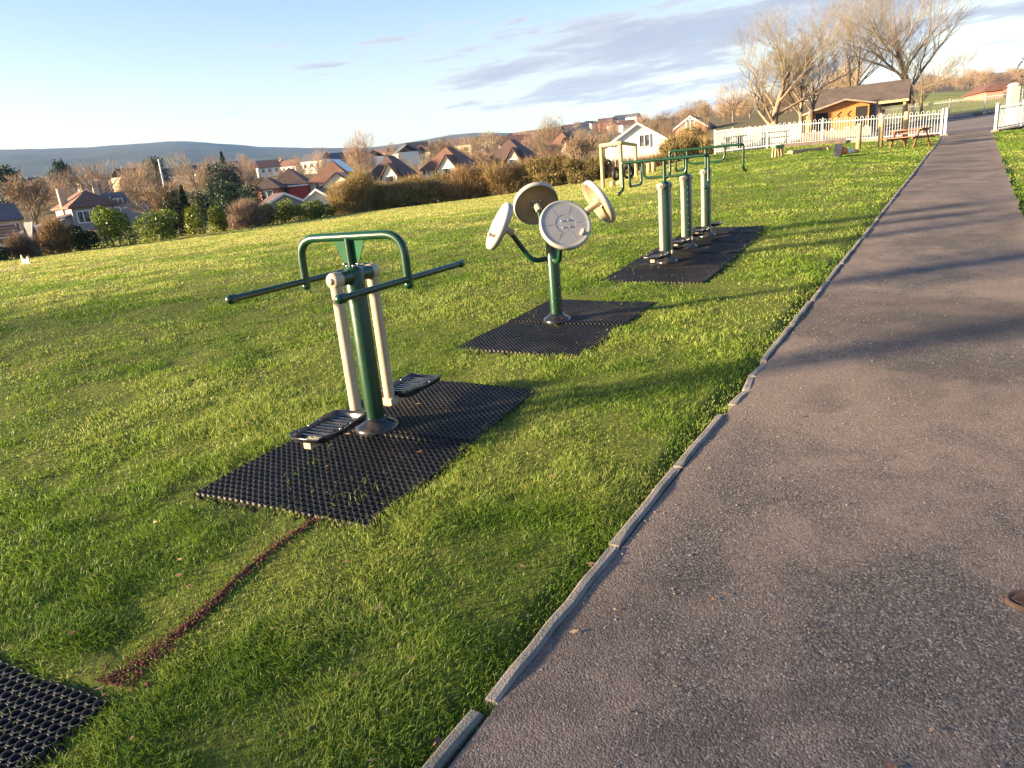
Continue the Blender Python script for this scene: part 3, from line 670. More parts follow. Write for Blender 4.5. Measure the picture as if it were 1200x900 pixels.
#BACKGROUND
# ------------------------------------------------------------------ fences, yard and play things
def fence(name, label, p0, p1, h, group=None, sp=.115, post_every=2.4, bow=True, r=.011, posts=True):
    p0 = Vector(p0); p1 = Vector(p1); L = (p1-p0).length; d = (p1-p0)/L
    rt = thing(name, label, 'fence', (p0.x, p0.y, H(*p0)), 0, group); o = Vector((p0.x, p0.y, H(*p0)))
    def P(s, z): q = p0+d*s; return Vector((q.x, q.y, H(q.x, q.y)+z))-o
    b = MB(); n = int(L/sp)
    if bow:
        n -= n % 2
        for k in range(0, n, 2):
            a, c = (k+.5)*sp, (k+1.5)*sp; m_ = (a+c)/2; pts = [P(a, .06)]
            for q in range(6): th = PI-PI*q/5; pts.append(P(m_+math.cos(th)*sp/2, h-sp/2+math.sin(th)*sp/2))
            pts.append(P(c, .06)); b.tube(pts, r, 5, False)
    else:
        for k in range(n): b.tube([P((k+.5)*sp, .06), P((k+.5)*sp, h)], r, 5)
    b.build('pales', M['white_metal'], rt)
    for z in (.12, h-.16):
        t_ = MB(); k = max(2, int(L/1.2)); nrm = Vector((-d.y, d.x, 0)); V = []
        for q in range(k+1):
            c = P(L*q/k, z)
            for a_, e in ((-1,-1),(1,-1),(1,1),(-1,1)): V.append(c+nrm*.008*a_+Vector((0,0,.02*e)))
        t_.add(V, [(q*4+i, q*4+(i+1) % 4, (q+1)*4+(i+1) % 4, (q+1)*4+i) for q in range(k) for i in range(4)]+[(0,3,2,1), (k*4,k*4+1,k*4+2,k*4+3)])
        t_.build('rail', M['white_metal'], rt)
    if posts:
        k = max(1, round(L/post_every))
        for q in range(k+1): c = P(L*q/k, 0); e = MB(); e.box((c.x, c.y, c.z+h/2+.02), (.055, .055, h+.08), rz=math.atan2(d.y, d.x)); e.build('post', M['white_metal'], rt)
    return rt
def bez(p): return p
fence('metal_fence', 'white bow topped metal fence running from the gateway behind the picnic bench', (20.85,34.2), (11.6,38.3), 1.12)
fence('metal_fence', 'close set white metal fence climbing from the field corner to the shed', (11.62,38.45), (21.1,50.4), 1.15, bow=False, r=.011)
fence('metal_fence', 'bow topped metal fence along the far side of the yard before the green field', (26.6,60.2), (39,54.5), 1.35)
fence('metal_fence', 'short white metal fence right of the gateway beside the cream pillar', (22.75,33.2), (28.5,36.6), 1.08)
def gate_end(x, y, label):
    rt = thing('gate_post', label, 'post', (x, y, H(x, y)), -R(33)); b = MB(); b.box((0,0,.56), (.11,.11,1.2), bev=.012); b.build('post_shaft', M['white_metal'], rt)
    b = MB(); b.box((0,0,1.175), (.13,.13,.03), bev=.008); b.build('cap', M['white_metal'], rt); b = MB(); b.box((0,0,.01), (.3,.3,.09), bev=.02); b.build('footing', M['kerb'], rt)
gate_end(20.98, 34.12, 'white gate post on the grass side of the gateway'); gate_end(22.62, 33.1, 'white gate post on the verge side of the gateway')
x, y = W(1186, 130, 45).xy; rt = thing('stone_pillar', 'thick cream pillar behind the short fence right of the gateway', 'pillar', (x, y, H(x, y)), -.4)
b = MB(); b.box((0,0,.75), (.5,.5,2.0), bev=.05); b.build('shaft', M['concrete_post'], rt); b = MB(); b.lathe([(.29,1.74),(.30,1.80),(.22,1.88),(.05,1.92),(.003,1.92)], 20); b.build('cap', M['concrete_post'], rt)
# three round timber posts in front of the fence
for (u, vb, vt, r_, lab) in ((1006,170,145,33.6,'shortest timber post, nearest the fallen cone'), (1032,167.5,136,34.2,'middle of three timber posts by the white fence'), (1061,158,131,35,'timber post standing just behind the picnic bench')):
    p_ = W(u, vb, r_); h_ = W(u, vt, r_).z-H(p_.x, p_.y); rt = thing('timber_post', lab, 'post', (p_.x, p_.y, H(p_.x, p_.y)), 0, 'timber posts by the fence')
    b = MB(); b.lathe([(.002,-.1),(.10,-.1),(.10,h_-.03),(.085,h_),(.002,h_+.01)], 18); b.build('shaft', M['timber'], rt)
# picnic bench
p_ = W(1066, 170, 33.2); rt = thing('picnic_bench', 'reddish brown timber picnic bench on the grass beside the path', 'picnic bench', (p_.x, p_.y, H(p_.x, p_.y)), -R(62)); rt.scale = (.88,.88,.88)
for k in range(5): b = MB(); b.box((0, -.30+k*.15, .74), (1.5, .135, .04), bev=.006); b.build('table_board', M['bench'], rt)
for sy in (-1, 1):
    for q in (0, 1): b = MB(); b.box((0, sy*(.66+q*.14), .44), (1.5, .125, .04), bev=.006); b.build('seat_board', M['bench'], rt)
for sx in (-1, 1):
    for sy in (-1, 1): b = MB(); b.box((sx*.55, sy*.40, .35), (.045, .10, .86), rx=sy*.44, bev=.005); b.build('leg', M['bench'], rt)
    b = MB(); b.box((sx*.60, 0, .385), (.045, 1.62, .10), bev=.005); b.box((sx*.60, 0, .69), (.045, .70, .07), bev=.005); b.build('cross_beam', M['bench'], rt)
b = MB(); b.box((0,0,.60), (1.15,.05,.05)); b.build('brace', M['bench'], rt)
# toppled cone
p_ = W(981, 186, 28.5); rt = thing('traffic_cone', 'orange and white traffic cone lying on its side in the grass', 'cone', (p_.x, p_.y, H(p_.x, p_.y)+.03), -R(-10)); rt.scale = (1.15,1.15,1.15)
Mx = Matrix.Translation((0,0,.17)) @ Matrix.Rotation(R(97), 4, 'Y')
b = MB(); b.M = Mx; b.box((0,0,.015), (.38,.38,.035), bev=.01); b.build('base', M['black'], rt)
for n_, a_, c_, z0, z1 in (('cone_body','orange',0,.03,.29), ('reflective_band','cone_white',0,.29,.55), ('tip','orange',0,.55,.76)):
    rr = lambda z: .145-.118*(z/.76); b = MB(); b.M = Mx; b.lathe([(.003,z0),(rr(z0),z0),(rr(z1),z1),(.003,z1)], 24); b.build(n_, M[a_], rt)
# sleepers, beam and little green stool
p_ = W(952, 178, 33.5); q0 = W(938, 170.5, 34.6); q1 = W(985, 168, 34.0)
def beam(name, label, a, c, w, h, mat, cat, z0=0):
    a = Vector(a); c = Vector(c); m_ = (a+c)/2; ang = math.atan2(c.y-a.y, c.x-a.x); zz = H(m_.x, m_.y); rt = thing(name, label, cat, (m_.x, m_.y, zz+z0), ang)
    sl = math.atan2(H(c.x, c.y)-H(a.x, a.y), (c-a).length); b = MB(); b.box((0,0,h/2-.03), ((c-a).length, w, h), ry=-sl, bev=.015); b.build('plank', mat, rt); return rt
beam('sleeper_edging', 'dark timber sleeper edging against the white fence', (13.9, 35.6), (16.6, 34.6), .2, .20, M['timber2'], 'sleeper')
beam('sleeper_edging', 'grey sleeper edging in front of the white fence, next to the darker one', (16.75, 34.7), (18.3, 34.3), .22, .16, M['grey_board'], 'sleeper')
rt = beam('balance_beam', 'pale low balance beam lying beside the small green stool', (12.4, 30.7), (14.3, 31.3), .11, .13, M['timber'], 'balance beam', .02)
for sx in (-1, 1): b = MB(); b.box((sx*.9, 0, -.02), (.16,.3,.16)); b.build('foot', M['timber'], rt)
x, y = 11.7, 30.2; rt = thing('small_stool', 'small green topped wooden stool at the end of the balance beam', 'stool', (x, y, H(x, y)), .3)
b = MB(); b.box((0,0,.40), (.46,.30,.12), bev=.03); b.build('seat', M['greenwood'], rt)
for sx in (-1, 1):
    for sy in (-1, 1): b = MB(); b.box((sx*.15, sy*.09, .17), (.07,.07,.36), ry=sx*-.12); b.build('leg', M['timber'], rt)
# tyre swing frame
pA = W(707, 222, 33); pB = W(729, 219, 31.5); pC = W(746, 210, 38)
zt = W(707, 170, 33).z; rt = thing('tyre_swing', 'timber frame swing with two black tyres hung on ropes', 'swing', (pB.x, pB.y, H(pB.x, pB.y)))
o = Vector(rt.location); base = [Vector((q.x, q.y, H(q.x, q.y)))-o for q in (pA, pB, pC)]; zt = W(729, 167, 31.5).z-o.z; tops = [Vector((b_.x, b_.y, zt)) for b_ in base]
for b_, t_ in zip(base, tops): q = MB(); q.tube([b_-Vector((0,0,.1)), t_+Vector((0,0,.05))], .085, 14); q.build('post', M['timber'], rt)
for a_, c_ in ((0, 1), (1, 2)): q = MB(); q.tube([tops[a_]+(tops[a_]-tops[c_])*.04, tops[c_]+(tops[c_]-tops[a_])*.04], .075, 14); q.build('crossbeam', M['timber'], rt)
for f, (a_, c_) in ((.72, (0, 1)), (.42, (1, 2))):
    tp = tops[a_].lerp(tops[c_], f); zc = W(720, 204, 32).z-o.z
    ty = MB(); k = 20; Rr, rr = .24, .085
    ca = Vector((tp.x, tp.y, zc)); ax1 = (Vector((.55,.83,0)).normalized() if f > .5 else Vector((.95,.3,0)).normalized()); V = []
    for i_ in range(k):
        th = 2*PI*i_/k; dr = ax1*math.cos(th)+Vector((0,0,math.sin(th))); nn = ax1.cross(Vector((0,0,1)))
        for j_ in range(8): ph = 2*PI*j_/8; V.append(ca+dr*(Rr+rr*math.cos(ph)*.75)+nn*rr*math.sin(ph))
    ty.add(V, [(i_*8+j_, ((i_+1) % k)*8+j_, ((i_+1) % k)*8+(j_+1) % 8, i_*8+(j_+1) % 8) for i_ in range(k) for j_ in range(8)], True)
    to = ty.build('tyre', M['rubber'], rt); rp = MB(); rp.tube([ca+Vector((0,0,Rr)), tp], .014, 6); rp.build('rope', M['timber'], to)
# stumps and logs near the swing
stl = ['upright log stump nearest the swing frame', 'pale log stump just behind the nearest swing post', 'log stump half way to the hedge behind the swing', 'short log stump seen through the loop handle', 'log stump right of centre seen through the loop handle', 'last log stump before the hedge corner']
for k, (u, v, r_, hh) in enumerate(((718,221,33,.22),(726,220,34,.2),(739,214,36,.22),(754,209,38,.5),(760.5,207.5,38,.5),(766,206.5,38,.48))):
    p_ = W(u, v, r_); rt = thing('log_stump', stl[k], 'stump', (p_.x, p_.y, H(p_.x, p_.y)), k, 'log stumps by the swing')
    b = MB(); b.lathe([(.002,-.1),(.13,-.1),(.125,hh-.02),(.11,hh),(.002,hh)], 12); b.build('log', M['timber'], rt)
# playhouse shed
def gable_roof(b, x0, x1, y0, y1, ze, zr, th=.12, axis='x'):
    """ridge along axis"""
    if axis == 'x': ym = (y0+y1)/2; A = [(x0,y0,ze),(x1,y0,ze),(x1,ym,zr),(x0,ym,zr),(x0,y1,ze),(x1,y1,ze)]
    else: xm = (x0+x1)/2; A = [(x0,y1,ze),(x0,y0,ze),(xm,y0,zr),(xm,y1,zr),(x1,y1,ze),(x1,y0,ze)]
    V = A+[(p[0], p[1], p[2]-th) for p in A]
    b.add(V, [(0,1,2,3),(3,2,5,4),(7,6,9,8),(8,9,10,11),(0,6,7,1),(5,11,10,4),(1,7,8,2),(2,8,11,5),(0,3,9,6),(3,4,10,9)])
def openings(root, wall_y, lst, mat='dark'):
    pass
p_ = W(984, 146, 54); az_ = math.atan2(p_.x, p_.y); rt = thing('playhouse_shed', 'orange boarded timber playhouse with dark window, doorway and two carved chevrons', 'shed', (p_.x, p_.y, H(p_.x, p_.y)-.1), -az_+R(12))
b = MB(); wv = 3.4; hw = 1.95
b.add([(-wv/2,0,0),(wv/2,0,0),(wv/2,0,hw),(.2,0,hw+.42),(-wv/2,0,hw-.1),(-wv/2,2.2,0),(wv/2,2.2,0),(wv/2,2.2,hw),(.2,2.2,hw+.42),(-wv/2,2.2,hw-.1)], [(0,1,2,3,4),(9,8,7,6,5),(0,5,6,1),(1,6,7,2),(4,9,5,0)])
wl = b.build('wall', M['shed'], rt)
for k in range(13): q = MB(); q.box((-wv/2+.0+wv*0+wv/2, -.006, .15*k+.1), (wv-.02, .008, .012)) if False else None
for nm, cx, cz, w_, h_ in (('window', -1.12, 1.15, .75, 1.05), ('doorway', 1.30, 1.05, .72, 1.6)):
    q = MB(); q.box((cx, -.012, cz), (w_, .03, h_)); wo = q.build(nm, M['dark'], rt)
    q = MB()
    for sx in (-1, 1): q.box((cx+sx*(w_/2+.04), -.02, cz), (.08, .05, h_+.16))
    q.box((cx, -.021, cz+h_/2+.04), (w_, .05, .08)); q.build('frame', M['shed'], wo)
for cx in (-.05, .55):
    q = MB(); q.box((cx-.0, -.010, 1.53), (.30, .02, .06), ry=R(-42)); q.box((cx, -.013, 1.33), (.30, .02, .06), ry=R(42)); q.build('chevron_mark', M['dark'], rt)
q = MB(); q.add([(-wv/2-.25,-.45,hw-.14),(.2,-.45,hw+.44),(wv/2+.35,-.45,hw+.06),(-wv/2-.25,2.4,hw-.14),(.2,2.4,hw+.44),(wv/2+.35,2.4,hw+.06)]+[(a_, c_, z_-.09) for a_, c_, z_ in [(-wv/2-.25,-.45,hw-.14),(.2,-.45,hw+.44),(wv/2+.35,-.45,hw+.06),(-wv/2-.25,2.4,hw-.14),(.2,2.4,hw+.44),(wv/2+.35,2.4,hw+.06)]],
    [(0,1,4,3),(1,2,5,4),(9,10,7,6),(10,11,8,7),(0,6,7,1),(1,7,8,2),(3,4,10,9),(4,5,11,10),(0,3,9,6),(2,8,11,5)]); q.build('roof', M['felt2'], rt)
q = MB(); q.box((-wv/2-.18, -.2, .93), (.12, .8, 1.9)); q.build('side_screen', M['timber2'], rt)
# side annex of the shed
p2 = W(1016, 141, 55.5); rt = thing('store_cupboard', 'pale grey lean-to store at the right end of the orange playhouse', 'store', (p2.x, p2.y, H(p2.x, p2.y)), -az_+R(12))
q = MB(); q.box((0,0,.95), (1.0,1.2,1.9)); q.build('body', M['grey_board'], rt); q = MB(); q.box((-.1,-.1,1.98), (1.7,1.7,.10), ry=R(-4)); q.build('roof', M['felt'], rt); q = MB(); q.box((0,-.612,.9), (.7,.02,1.6)); q.build('door', M['timber2'], rt)
# yellow crates and low wall by the shed
for k, (u, v, lab) in enumerate(((965, 150, 'long yellow planter in front of the orange playhouse'), (1005, 147, 'pale yellow bench box before the doorway of the playhouse'))):
    p_ = W(u, v, 50); rt = thing('planter_box', lab, 'planter', (p_.x, p_.y, H(p_.x, p_.y)), -az_+.1); q = MB(); q.box((0,0,.25), (2.4 if k == 0 else 1.5,.5,.5), bev=.02); q.build('box', M['felt2'], rt)
    for c_ in (-.4, .0, .4): q = MB(); q.lathe([(.002,.44),(.10,.44),(.13,.56),(.002,.56)], 10, Matrix.Translation((c_*1.3,0,.03))); q.build('pot', M['w_cream'], rt)
# open shelter
pr = W(1068, 92, 62); pe = W(1066, 109, 60); rt = thing('open_shelter', 'open sided shelter with large dark felt roof on timber posts behind the playhouse', 'shelter', (W(1022,125,60).x, W(1022,125,60).y, H(W(1022,125,60).x, W(1022,125,60).y)), -R(27)-R(4))
gz = rt.location.z; q = MB(); gable_roof(q, -3.5, 2.35, -2.2, 2.6, 1.75, 3.15, .14, 'x'); ro = q.build('roof', M['felt'], rt)
q = MB(); q.box((-.575,-2.22,1.70), (5.85,.05,.16)); q.box((-.575,2.62,1.70), (5.85,.05,.16)); q.build('fascia', M['timber'], ro)
for x_ in (-3.3, -1.4, .4, 2.1):
    for y_ in (-2.0, 2.4): q = MB(); q.box((x_, y_, .8), (.16,.16,1.9)); q.build('post', M['timber'], rt)
q = MB(); q.box((-1.3, 2.35, .7), (4.0, .06, 1.4)); q.build('back_boards', M['timber2'], rt)
# picnic table of the yard, dark blue grey
for k, (u, v, lab) in enumerate(((909,171,'dark grey picnic table inside the yard behind the fence'), (857,174,'small grey table nearest the corner inside the yard fence'))):
    p_ = W(u, v, 43 if k == 0 else 41.5); rt = thing('yard_table', lab, 'table', (p_.x, p_.y, H(p_.x, p_.y)), -R(20+k*30)); q = MB(); q.box((0,0,.72), (1.5,.7,.05), bev=.01); q.build('table_top', M['r_slate'], rt)
    for sx in (-1, 1): q = MB(); q.box((sx*.5,0,.35), (.08,.5,.7)); q.build('leg', M['r_slate'], rt); q = MB(); q.box((0,sx*.65,.44), (1.5,.25,.04)); q.build('seat', M['r_slate'], rt)
# rubble and planting along the far fence
for k in range(11):
    f = k/10; x, y = 28.6+f*8.6, 59.0-f*3.9; x -= .25; y -= .45+.1*math.sin(k*3)
    b = MB(); rr = random.uniform(.13, .3); nn = 9
    b.lathe([(.01,0),(rr,.0),(rr*1.05,rr*.35),(rr*.7,rr*.75),(.02,rr*.85)], nn); me = b.mesh('boulder'); me.materials.append(M['stone'] if k % 3 else M['timber2'])
    for vv in me.vertices: vv.co *= random.uniform(.85, 1.15)
    o = link('boulder', me, None, (x, y, H(x, y)+.02)); o.rotation_euler = (0,0,k*1.3); o.scale = (1.4, .9, 1)
    tag(o, 'pale or dark boulder in the row at the foot of the far yard fence', 'boulder', 'boulders along the far yard fence')
# little cream marker by the track at the field's left edge
p_ = W(32, 310, 30); rt = thing('marker_board', 'small pale yellow notched board standing at the left edge of the field', 'marker', (p_.x, p_.y, H(p_.x, p_.y)), -R(20))
rt.scale = (.7,.7,.7)
q = MB(); q.M = Matrix.Rotation(PI/2, 4, 'X'); q.prism([(-.22,-.05),(.25,-.05),(.25,.30),(.17,.36),(.1,.20),(-.02,.24),(-.12,.22),(-.2,.48),(-.24,.3)], .06); q.build('board', M['w_cream'], rt)
q = MB(); q.box((0,.06,.0), (.7,.3,.10)); q.build('base', M['w_buff'], rt)
ga = Vector(ground_hit(-40, 330)); gb = Vector(ground_hit(40, 310)); V = []; q = MB()
for k in range(13):
    c_ = ga.lerp(gb, k/12); w_ = .32*(1-.8*(k/12)**3)
    for sg in (-1, 1): V.append((c_.x-.5*w_*sg, c_.y+w_*sg, H(c_.x, c_.y+w_*sg)+.05))
q.add(V, [(k*2, k*2+2, k*2+3, k*2+1) for k in range(12)]); tag(q.build('track', M['w_buff']), kind='structure')

# ------------------------------------------------------------------ houses
def house(name, label, u0, u1, ve, vr, r, depth, rot, rtype, wall, roof, wins=(), chim=(), group=None, oh=.35, extra=None):
    uc = (u0+u1)/2; c = W(uc, ve, r); w = (W(u1, ve, r)-W(u0, ve, r)).length-2*oh; az = math.atan2(c.x, c.y)
    hb = H(c.x, c.y)-.6; ze = c.z-hb; zr = W(uc, vr, r).z-hb; rt = thing(name, label, 'house', (c.x, c.y, hb), -az+R(rot), group)
    ze = max(ze, 1.5); zr = max(zr, ze+.8)
    b = MB(); x, y = w/2, depth/2; V = [(-x,-y,0),(x,-y,0),(x,y,0),(-x,y,0),(-x,-y,ze),(x,-y,ze),(x,y,ze),(-x,y,ze)]; Fc = [(0,1,5,4),(1,2,6,5),(2,3,7,6),(3,0,4,7)]
    if rtype == 'gx': V += [(-x,0,zr-.12),(x,0,zr-.12)]; Fc += [(4,7,8),(5,9,6)]
    if rtype == 'gy': V += [(0,-y,zr-.12),(0,y,zr-.12)]; Fc += [(4,5,8),(6,7,9)]
    b.add(V, Fc); b.build('wall', M[wall], rt)
    b = MB(); drop = (zr-ze)/((y if rtype == 'gx' else x))*oh
    if rtype == 'gx': gable_roof(b, -x-.2, x+.2, -y-oh, y+oh, ze-drop, zr+.05, .16, 'x')
    elif rtype == 'gy': gable_roof(b, -x-oh, x+oh, -y-.2, y+.2, ze-drop, zr+.05, .16, 'y')
    else:
        hx = max(.0, x-y*.85); hy = max(0, y-x*.85) if hx == 0 else 0; X, Y = x+oh, y+oh; zt = ze-.05
        V = [(-X,-Y,zt),(X,-Y,zt),(X,Y,zt),(-X,Y,zt),(-hx,-hy,zr),(hx+.01,hy,zr)]
        if hy > 0: Fc = [(0,1,4),(1,2,5,4),(2,3,5),(3,0,4,5)]
        else: Fc = [(0,1,5,4),(1,2,5),(2,3,4,5),(3,0,4)]
        V += [(p[0], p[1], p[2]-.15) for p in V[:4]]; Fc += [(0,6,7,1),(1,7,8,2),(2,8,9,3),(3,9,6,0),(9,8,7,6)]; b.add(V, Fc)
    ro = b.build('roof', M[roof], rt)
    if rtype in ('gy',):
        b = MB()
        for sx in (-1, 1): b.add([(0,-y-.24,zr+.08),(sx*(x+oh),-y-.24,ze-drop+.03),(sx*(x+oh),-y-.24,ze-drop-.22),(0,-y-.24,zr-.17),(0,-y-.2,zr+.08),(sx*(x+oh),-y-.2,ze-drop+.03),(sx*(x+oh),-y-.2,ze-drop-.22),(0,-y-.2,zr-.17)], [(0,1,2,3),(7,6,5,4),(0,4,5,1),(2,6,7,3)])
        b.build('bargeboard', M['frame'], ro)
    for (cx, cy, ct) in chim:
        b = MB(); b.box((cx*x, cy*y, ct/2+zr*.5+.0), (.75,.55, ct+.3)); b.M = Matrix.Identity(4)
        top = zr*.5+ct+.15
        ch = b.build('chimney', M['w_buff'] if wall != 'w_red' else M['w_pink'], ro)
        b = MB()
        for k_ in (-.18, .18): b.lathe([(.01,top),(.11,top),(.09,top+.4),(.01,top+.4)], 8, Matrix.Translation((cx*x+k_, cy*y, -.01)))
        b.build('chimney_pot', M['r_red'], ch) if False else ch
    for (sd_, cx, cz, ww, hh, nb) in wins:
        if cz > 5: cz = ze+.35
        b = MB(); g_ = MB()
        if sd_ == 'f': Mx = Matrix.Translation((cx*x, -y, cz))
        elif sd_ == 'l': Mx = Matrix.Translation((-x, cx*y, cz)) @ Matrix.Rotation(-PI/2, 4, 'Z')
        else: Mx = Matrix.Translation((x, cx*y, cz)) @ Matrix.Rotation(PI/2, 4, 'Z')
        b.M = Mx; g_.M = Mx; fw = .09
        for sx in (-1, 1): b.box((sx*(ww/2-fw/2), -.03, 0), (fw, .1, hh)); b.box((0, -.03, sx*(hh/2-fw/2)), (ww-2*fw, .1, fw))
        for k_ in range(1, nb): b.box((-ww/2+ww*k_/nb, -.03, 0), (.08, .1, hh-2*fw))
        wo = b.build('window', M['frame'], rt); g_.box((0, -.01, 0), (ww-2*fw+.01, .04, hh-2*fw+.01)); g_.build('pane', M['glass'], wo)
    if extra: extra(rt, x, y, ze, zr)
    return rt
def h1x(rt, x, y, ze, zr):
    q = MB(); q.box((x*1.0+1.9, -y*.55+1.2, ze/2-.1), (3.6, y*1.4, ze-.2)); q.build('side_extension', M['w_grey'], rt)
    q = MB(); q.add([(-x-6.5,-y+.6,.5),(-x,-y+.6,ze-.7),(-x,-y+3.6,ze-.7),(-x-6.5,-y+3.6,.5)]+[(-x-6.5,-y+.6,.35),(-x,-y+.6,ze-.95),(-x,-y+3.6,ze-.95),(-x-6.5,-y+3.6,.35)], [(0,1,2,3),(7,6,5,4),(0,4,5,1),(3,2,6,7),(0,3,7,4)]); q.build('lean_to_roof', M['r_brown'], rt)
    q = MB(); q.box((-x-3.2,-y+.52,(ze-.7+.5)/2-.02), (math.hypot(6.5, ze-1.2), .05, .16), ry=-math.atan2(ze-1.2, 6.5)); q.build('fascia', M['frame'], rt)
    q = MB(); q.add([(-x-6,-y+.8,0),(-x,-y+.8,0),(-x,-y+.8,ze-1.0),(-x-6,-y+.8,.4)], [(0,1,2,3)]); q.add([(-x-6,-y+.9,0),(-x,-y+.9,0),(-x,-y+.9,ze-1.0),(-x-6,-y+.9,.4)], [(3,2,1,0)]); q.build('side_wall', M['w_grey'], rt)
house('bungalow', 'grey rendered bungalow with brown hipped roof above the left end of the hedge', 68, 131, 241, 223.5, 95, 7, 14, 'hip', 'w_grey', 'r_brown',
      [('f', -.42, 2.0, 1.9, 1.3, 3), ('f', .62, 1.75, 2.3, 1.9, 3), ('l', 0, 2.0, 1.2, 1.2, 2)], [(-.92, -.1, 2.6)], extra=h1x)
house('slate_roof_house', 'white walled house with slate roof just behind the grey bungalow', 108, 150, 239, 226, 118, 7, 8, 'gx', 'w_white', 'r_slate', [('f', .3, 3.0, 1.2, 1.1, 2)], [(-.75, -.2, 2.9)])
house('buff_house', 'buff house with blue grey roof cut by the left edge of the photo', -34, 24, 257, 240, 105, 8, 6, 'gx', 'w_buff', 'r_slate', [('f', .62, 1.6, .9, 1.2, 2), ('f', .1, 1.6, 1.2, 1.0, 2)])
house('red_roof_outbuilding', 'low white outbuilding with dull red roof at the left edge of the photo', -30, 25, 280, 266, 62, 5, 4, 'gx', 'w_white', 'r_red', [('f', .4, 1.3, 1.0, .5, 2)])
def porch(rt, x, y, ze, zr): pass
house('garden_shed', 'small dark garden shed with white trimmed gable behind the far left hedge', 27, 50, 282, 271, 60, 3, 8, 'gy', 'w_pink', 'r_slate')
def h4x(rt, x, y, ze, zr):
    q = MB(); q.box((x*.62, -y-1.0, ze*.5-.1), (x*1.05, 2.2, ze-.25)); q.build('red_extension', M['w_red'], rt)
    q = MB(); q.box((x*.62, -y-1.05, ze-.16), (x*1.12, 2.5, .14)); q.build('extension_roof', M['frame'], rt)
    q = MB(); q.lathe([(.01,-.02),(.36,-.02),(.42,.02),(.01,.05)], 16, Matrix.Translation((-x*.05,-y*.45,ze+1.7)) @ Matrix.Rotation(R(70), 4, 'X')); q.build('satellite_dish', M['w_cream'], rt)
house('red_house', 'red walled house with dark brown hipped roofs and long red extension', 320, 367, 217, 197, 106, 8, -8, 'hip', 'w_pink', 'r_dark', [('f', -.6, 2.3, 1.1, 1.1, 2)], [(.1, -.4, 2.2)], extra=h4x)
house('red_house_wing', 'small pinkish wing with hipped roof at the left of the red house', 301, 334, 220, 208, 100, 5, -12, 'hip', 'w_pink', 'r_dark', [('f', -.05, 2.1, 1.5, 1.2, 2)])
house('garage', 'dark roofed garage with white gable trim below the red house', 306, 352, 241, 231, 84, 6, 10, 'gy', 'w_grey', 'r_dark')
house('garage', 'cream garage with white gable trim below the house with solar panels', 362, 396, 233, 222, 84, 6, -12, 'gy', 'w_cream', 'r_dark')
def h5x(rt, x, y, ze, zr):
    q = MB(); q.M = Matrix.Translation((x*.55, -y*.55, (ze+zr)/2+.45)) @ Matrix.Rotation(math.atan2(zr-ze, x), 4, 'Y'); q.box((0,0,.1), (2.6, 4.2, .06)); q.build('solar_panel', M['solar'], rt)
    q = MB(); xx = x*1.0; q.add([(-.3,-y-2.5,0),(xx+.8,-y-2.5,0),(xx+.8,-y-2.5,ze-.6),(xx*.5+.25,-y-2.5,ze+.75),(-.3,-y-2.5,ze-.6),(-.3,-y,0),(xx+.8,-y,0),(xx+.8,-y,ze-.6),(xx*.5+.25,-y,ze+.75),(-.3,-y,ze-.6)], [(0,1,2,3,4),(0,4,9,5),(1,6,7,2)]); q.build('front_gable', M['w_cream'], rt)
    q = MB(); gable_roof(q, -.7, xx+1.2, -y-2.8, 0, ze-.75, ze+.9, .14, 'y'); q.build('gable_roof', M['r_dark'], rt)
    q = MB(); q.M = Matrix.Translation((xx*.5+.25+1.05, -y-1.3, ze+.20)) @ Matrix.Rotation(math.atan2(1.65, xx*.5+.95), 4, 'Y'); q.box((0,0,.06), (1.9, 2.4, .06)); q.build('solar_panel', M['solar'], rt)
house('cream_house', 'cream house with blue solar panels on its brown roof', 369, 424, 211, 188.5, 104, 8, -16, 'hip', 'w_cream', 'r_brown', [('f', -.62, 2.6, .7, 1.1, 1), ('f', -.3, 2.6, .7, 1.1, 1)], [(-.2, -.5, 1.9)], extra=h5x)
def gabx(wall, f0=.0, f1=.95, s=1.0):
    def fn(rt, x, y, ze, zr):
        a_, c_ = x*f0, x*f1; m_ = (a_+c_)/2; zt = ze+(zr-ze)*.55*s
        q = MB(); q.add([(a_,-y-1.3,0),(c_,-y-1.3,0),(c_,-y-1.3,ze-.3),(m_,-y-1.3,zt),(a_,-y-1.3,ze-.3),(a_,-y,0),(c_,-y,0),(c_,-y,ze-.3),(m_,-y,zt),(a_,-y,ze-.3)], [(0,1,2,3,4),(0,4,9,5),(1,6,7,2)]); q.build('front_gable', M[wall], rt)
        q = MB(); gable_roof(q, a_-.4, c_+.4, -y-1.6, 0, ze-.55, zt+.12, .13, 'y'); q.build('gable_roof', M['r_brown'], rt)
        q = MB(); q.box((m_,-y-1.33,ze-.6), (1.3,.06,1.0)); w_ = q.build('window', M['frame'], rt); q = MB(); q.box((m_,-y-1.36,ze-.6), (1.1,.04,.8)); q.build('pane', M['glass'], w_)
    return fn
house('gabled_house', 'brown roofed house with cream front gable right of the solar panel house', 439, 482, 205, 182, 104, 7, -18, 'hip', 'w_cream', 'r_dark', [('f', -.5, 2.4, 1.0, 1.1, 1)], extra=gabx('w_cream'))
house('gabled_house', 'wide red brown roof with cream gable in the middle of the hedge line', 502, 556, 196, 172, 106, 8, -18, 'hip', 'w_cream', 'r_brown', [('f', -.8, 2.6, 1.2, .9, 2)], extra=gabx('w_cream', -.1, .8))
house('brown_roof_house', 'house with pointed dark brown roofs right of the wide red brown roof', 577, 627, 186, 163, 108, 8, -14, 'hip', 'w_buff', 'r_dark', extra=gabx('w_buff', .1, .75, .9))
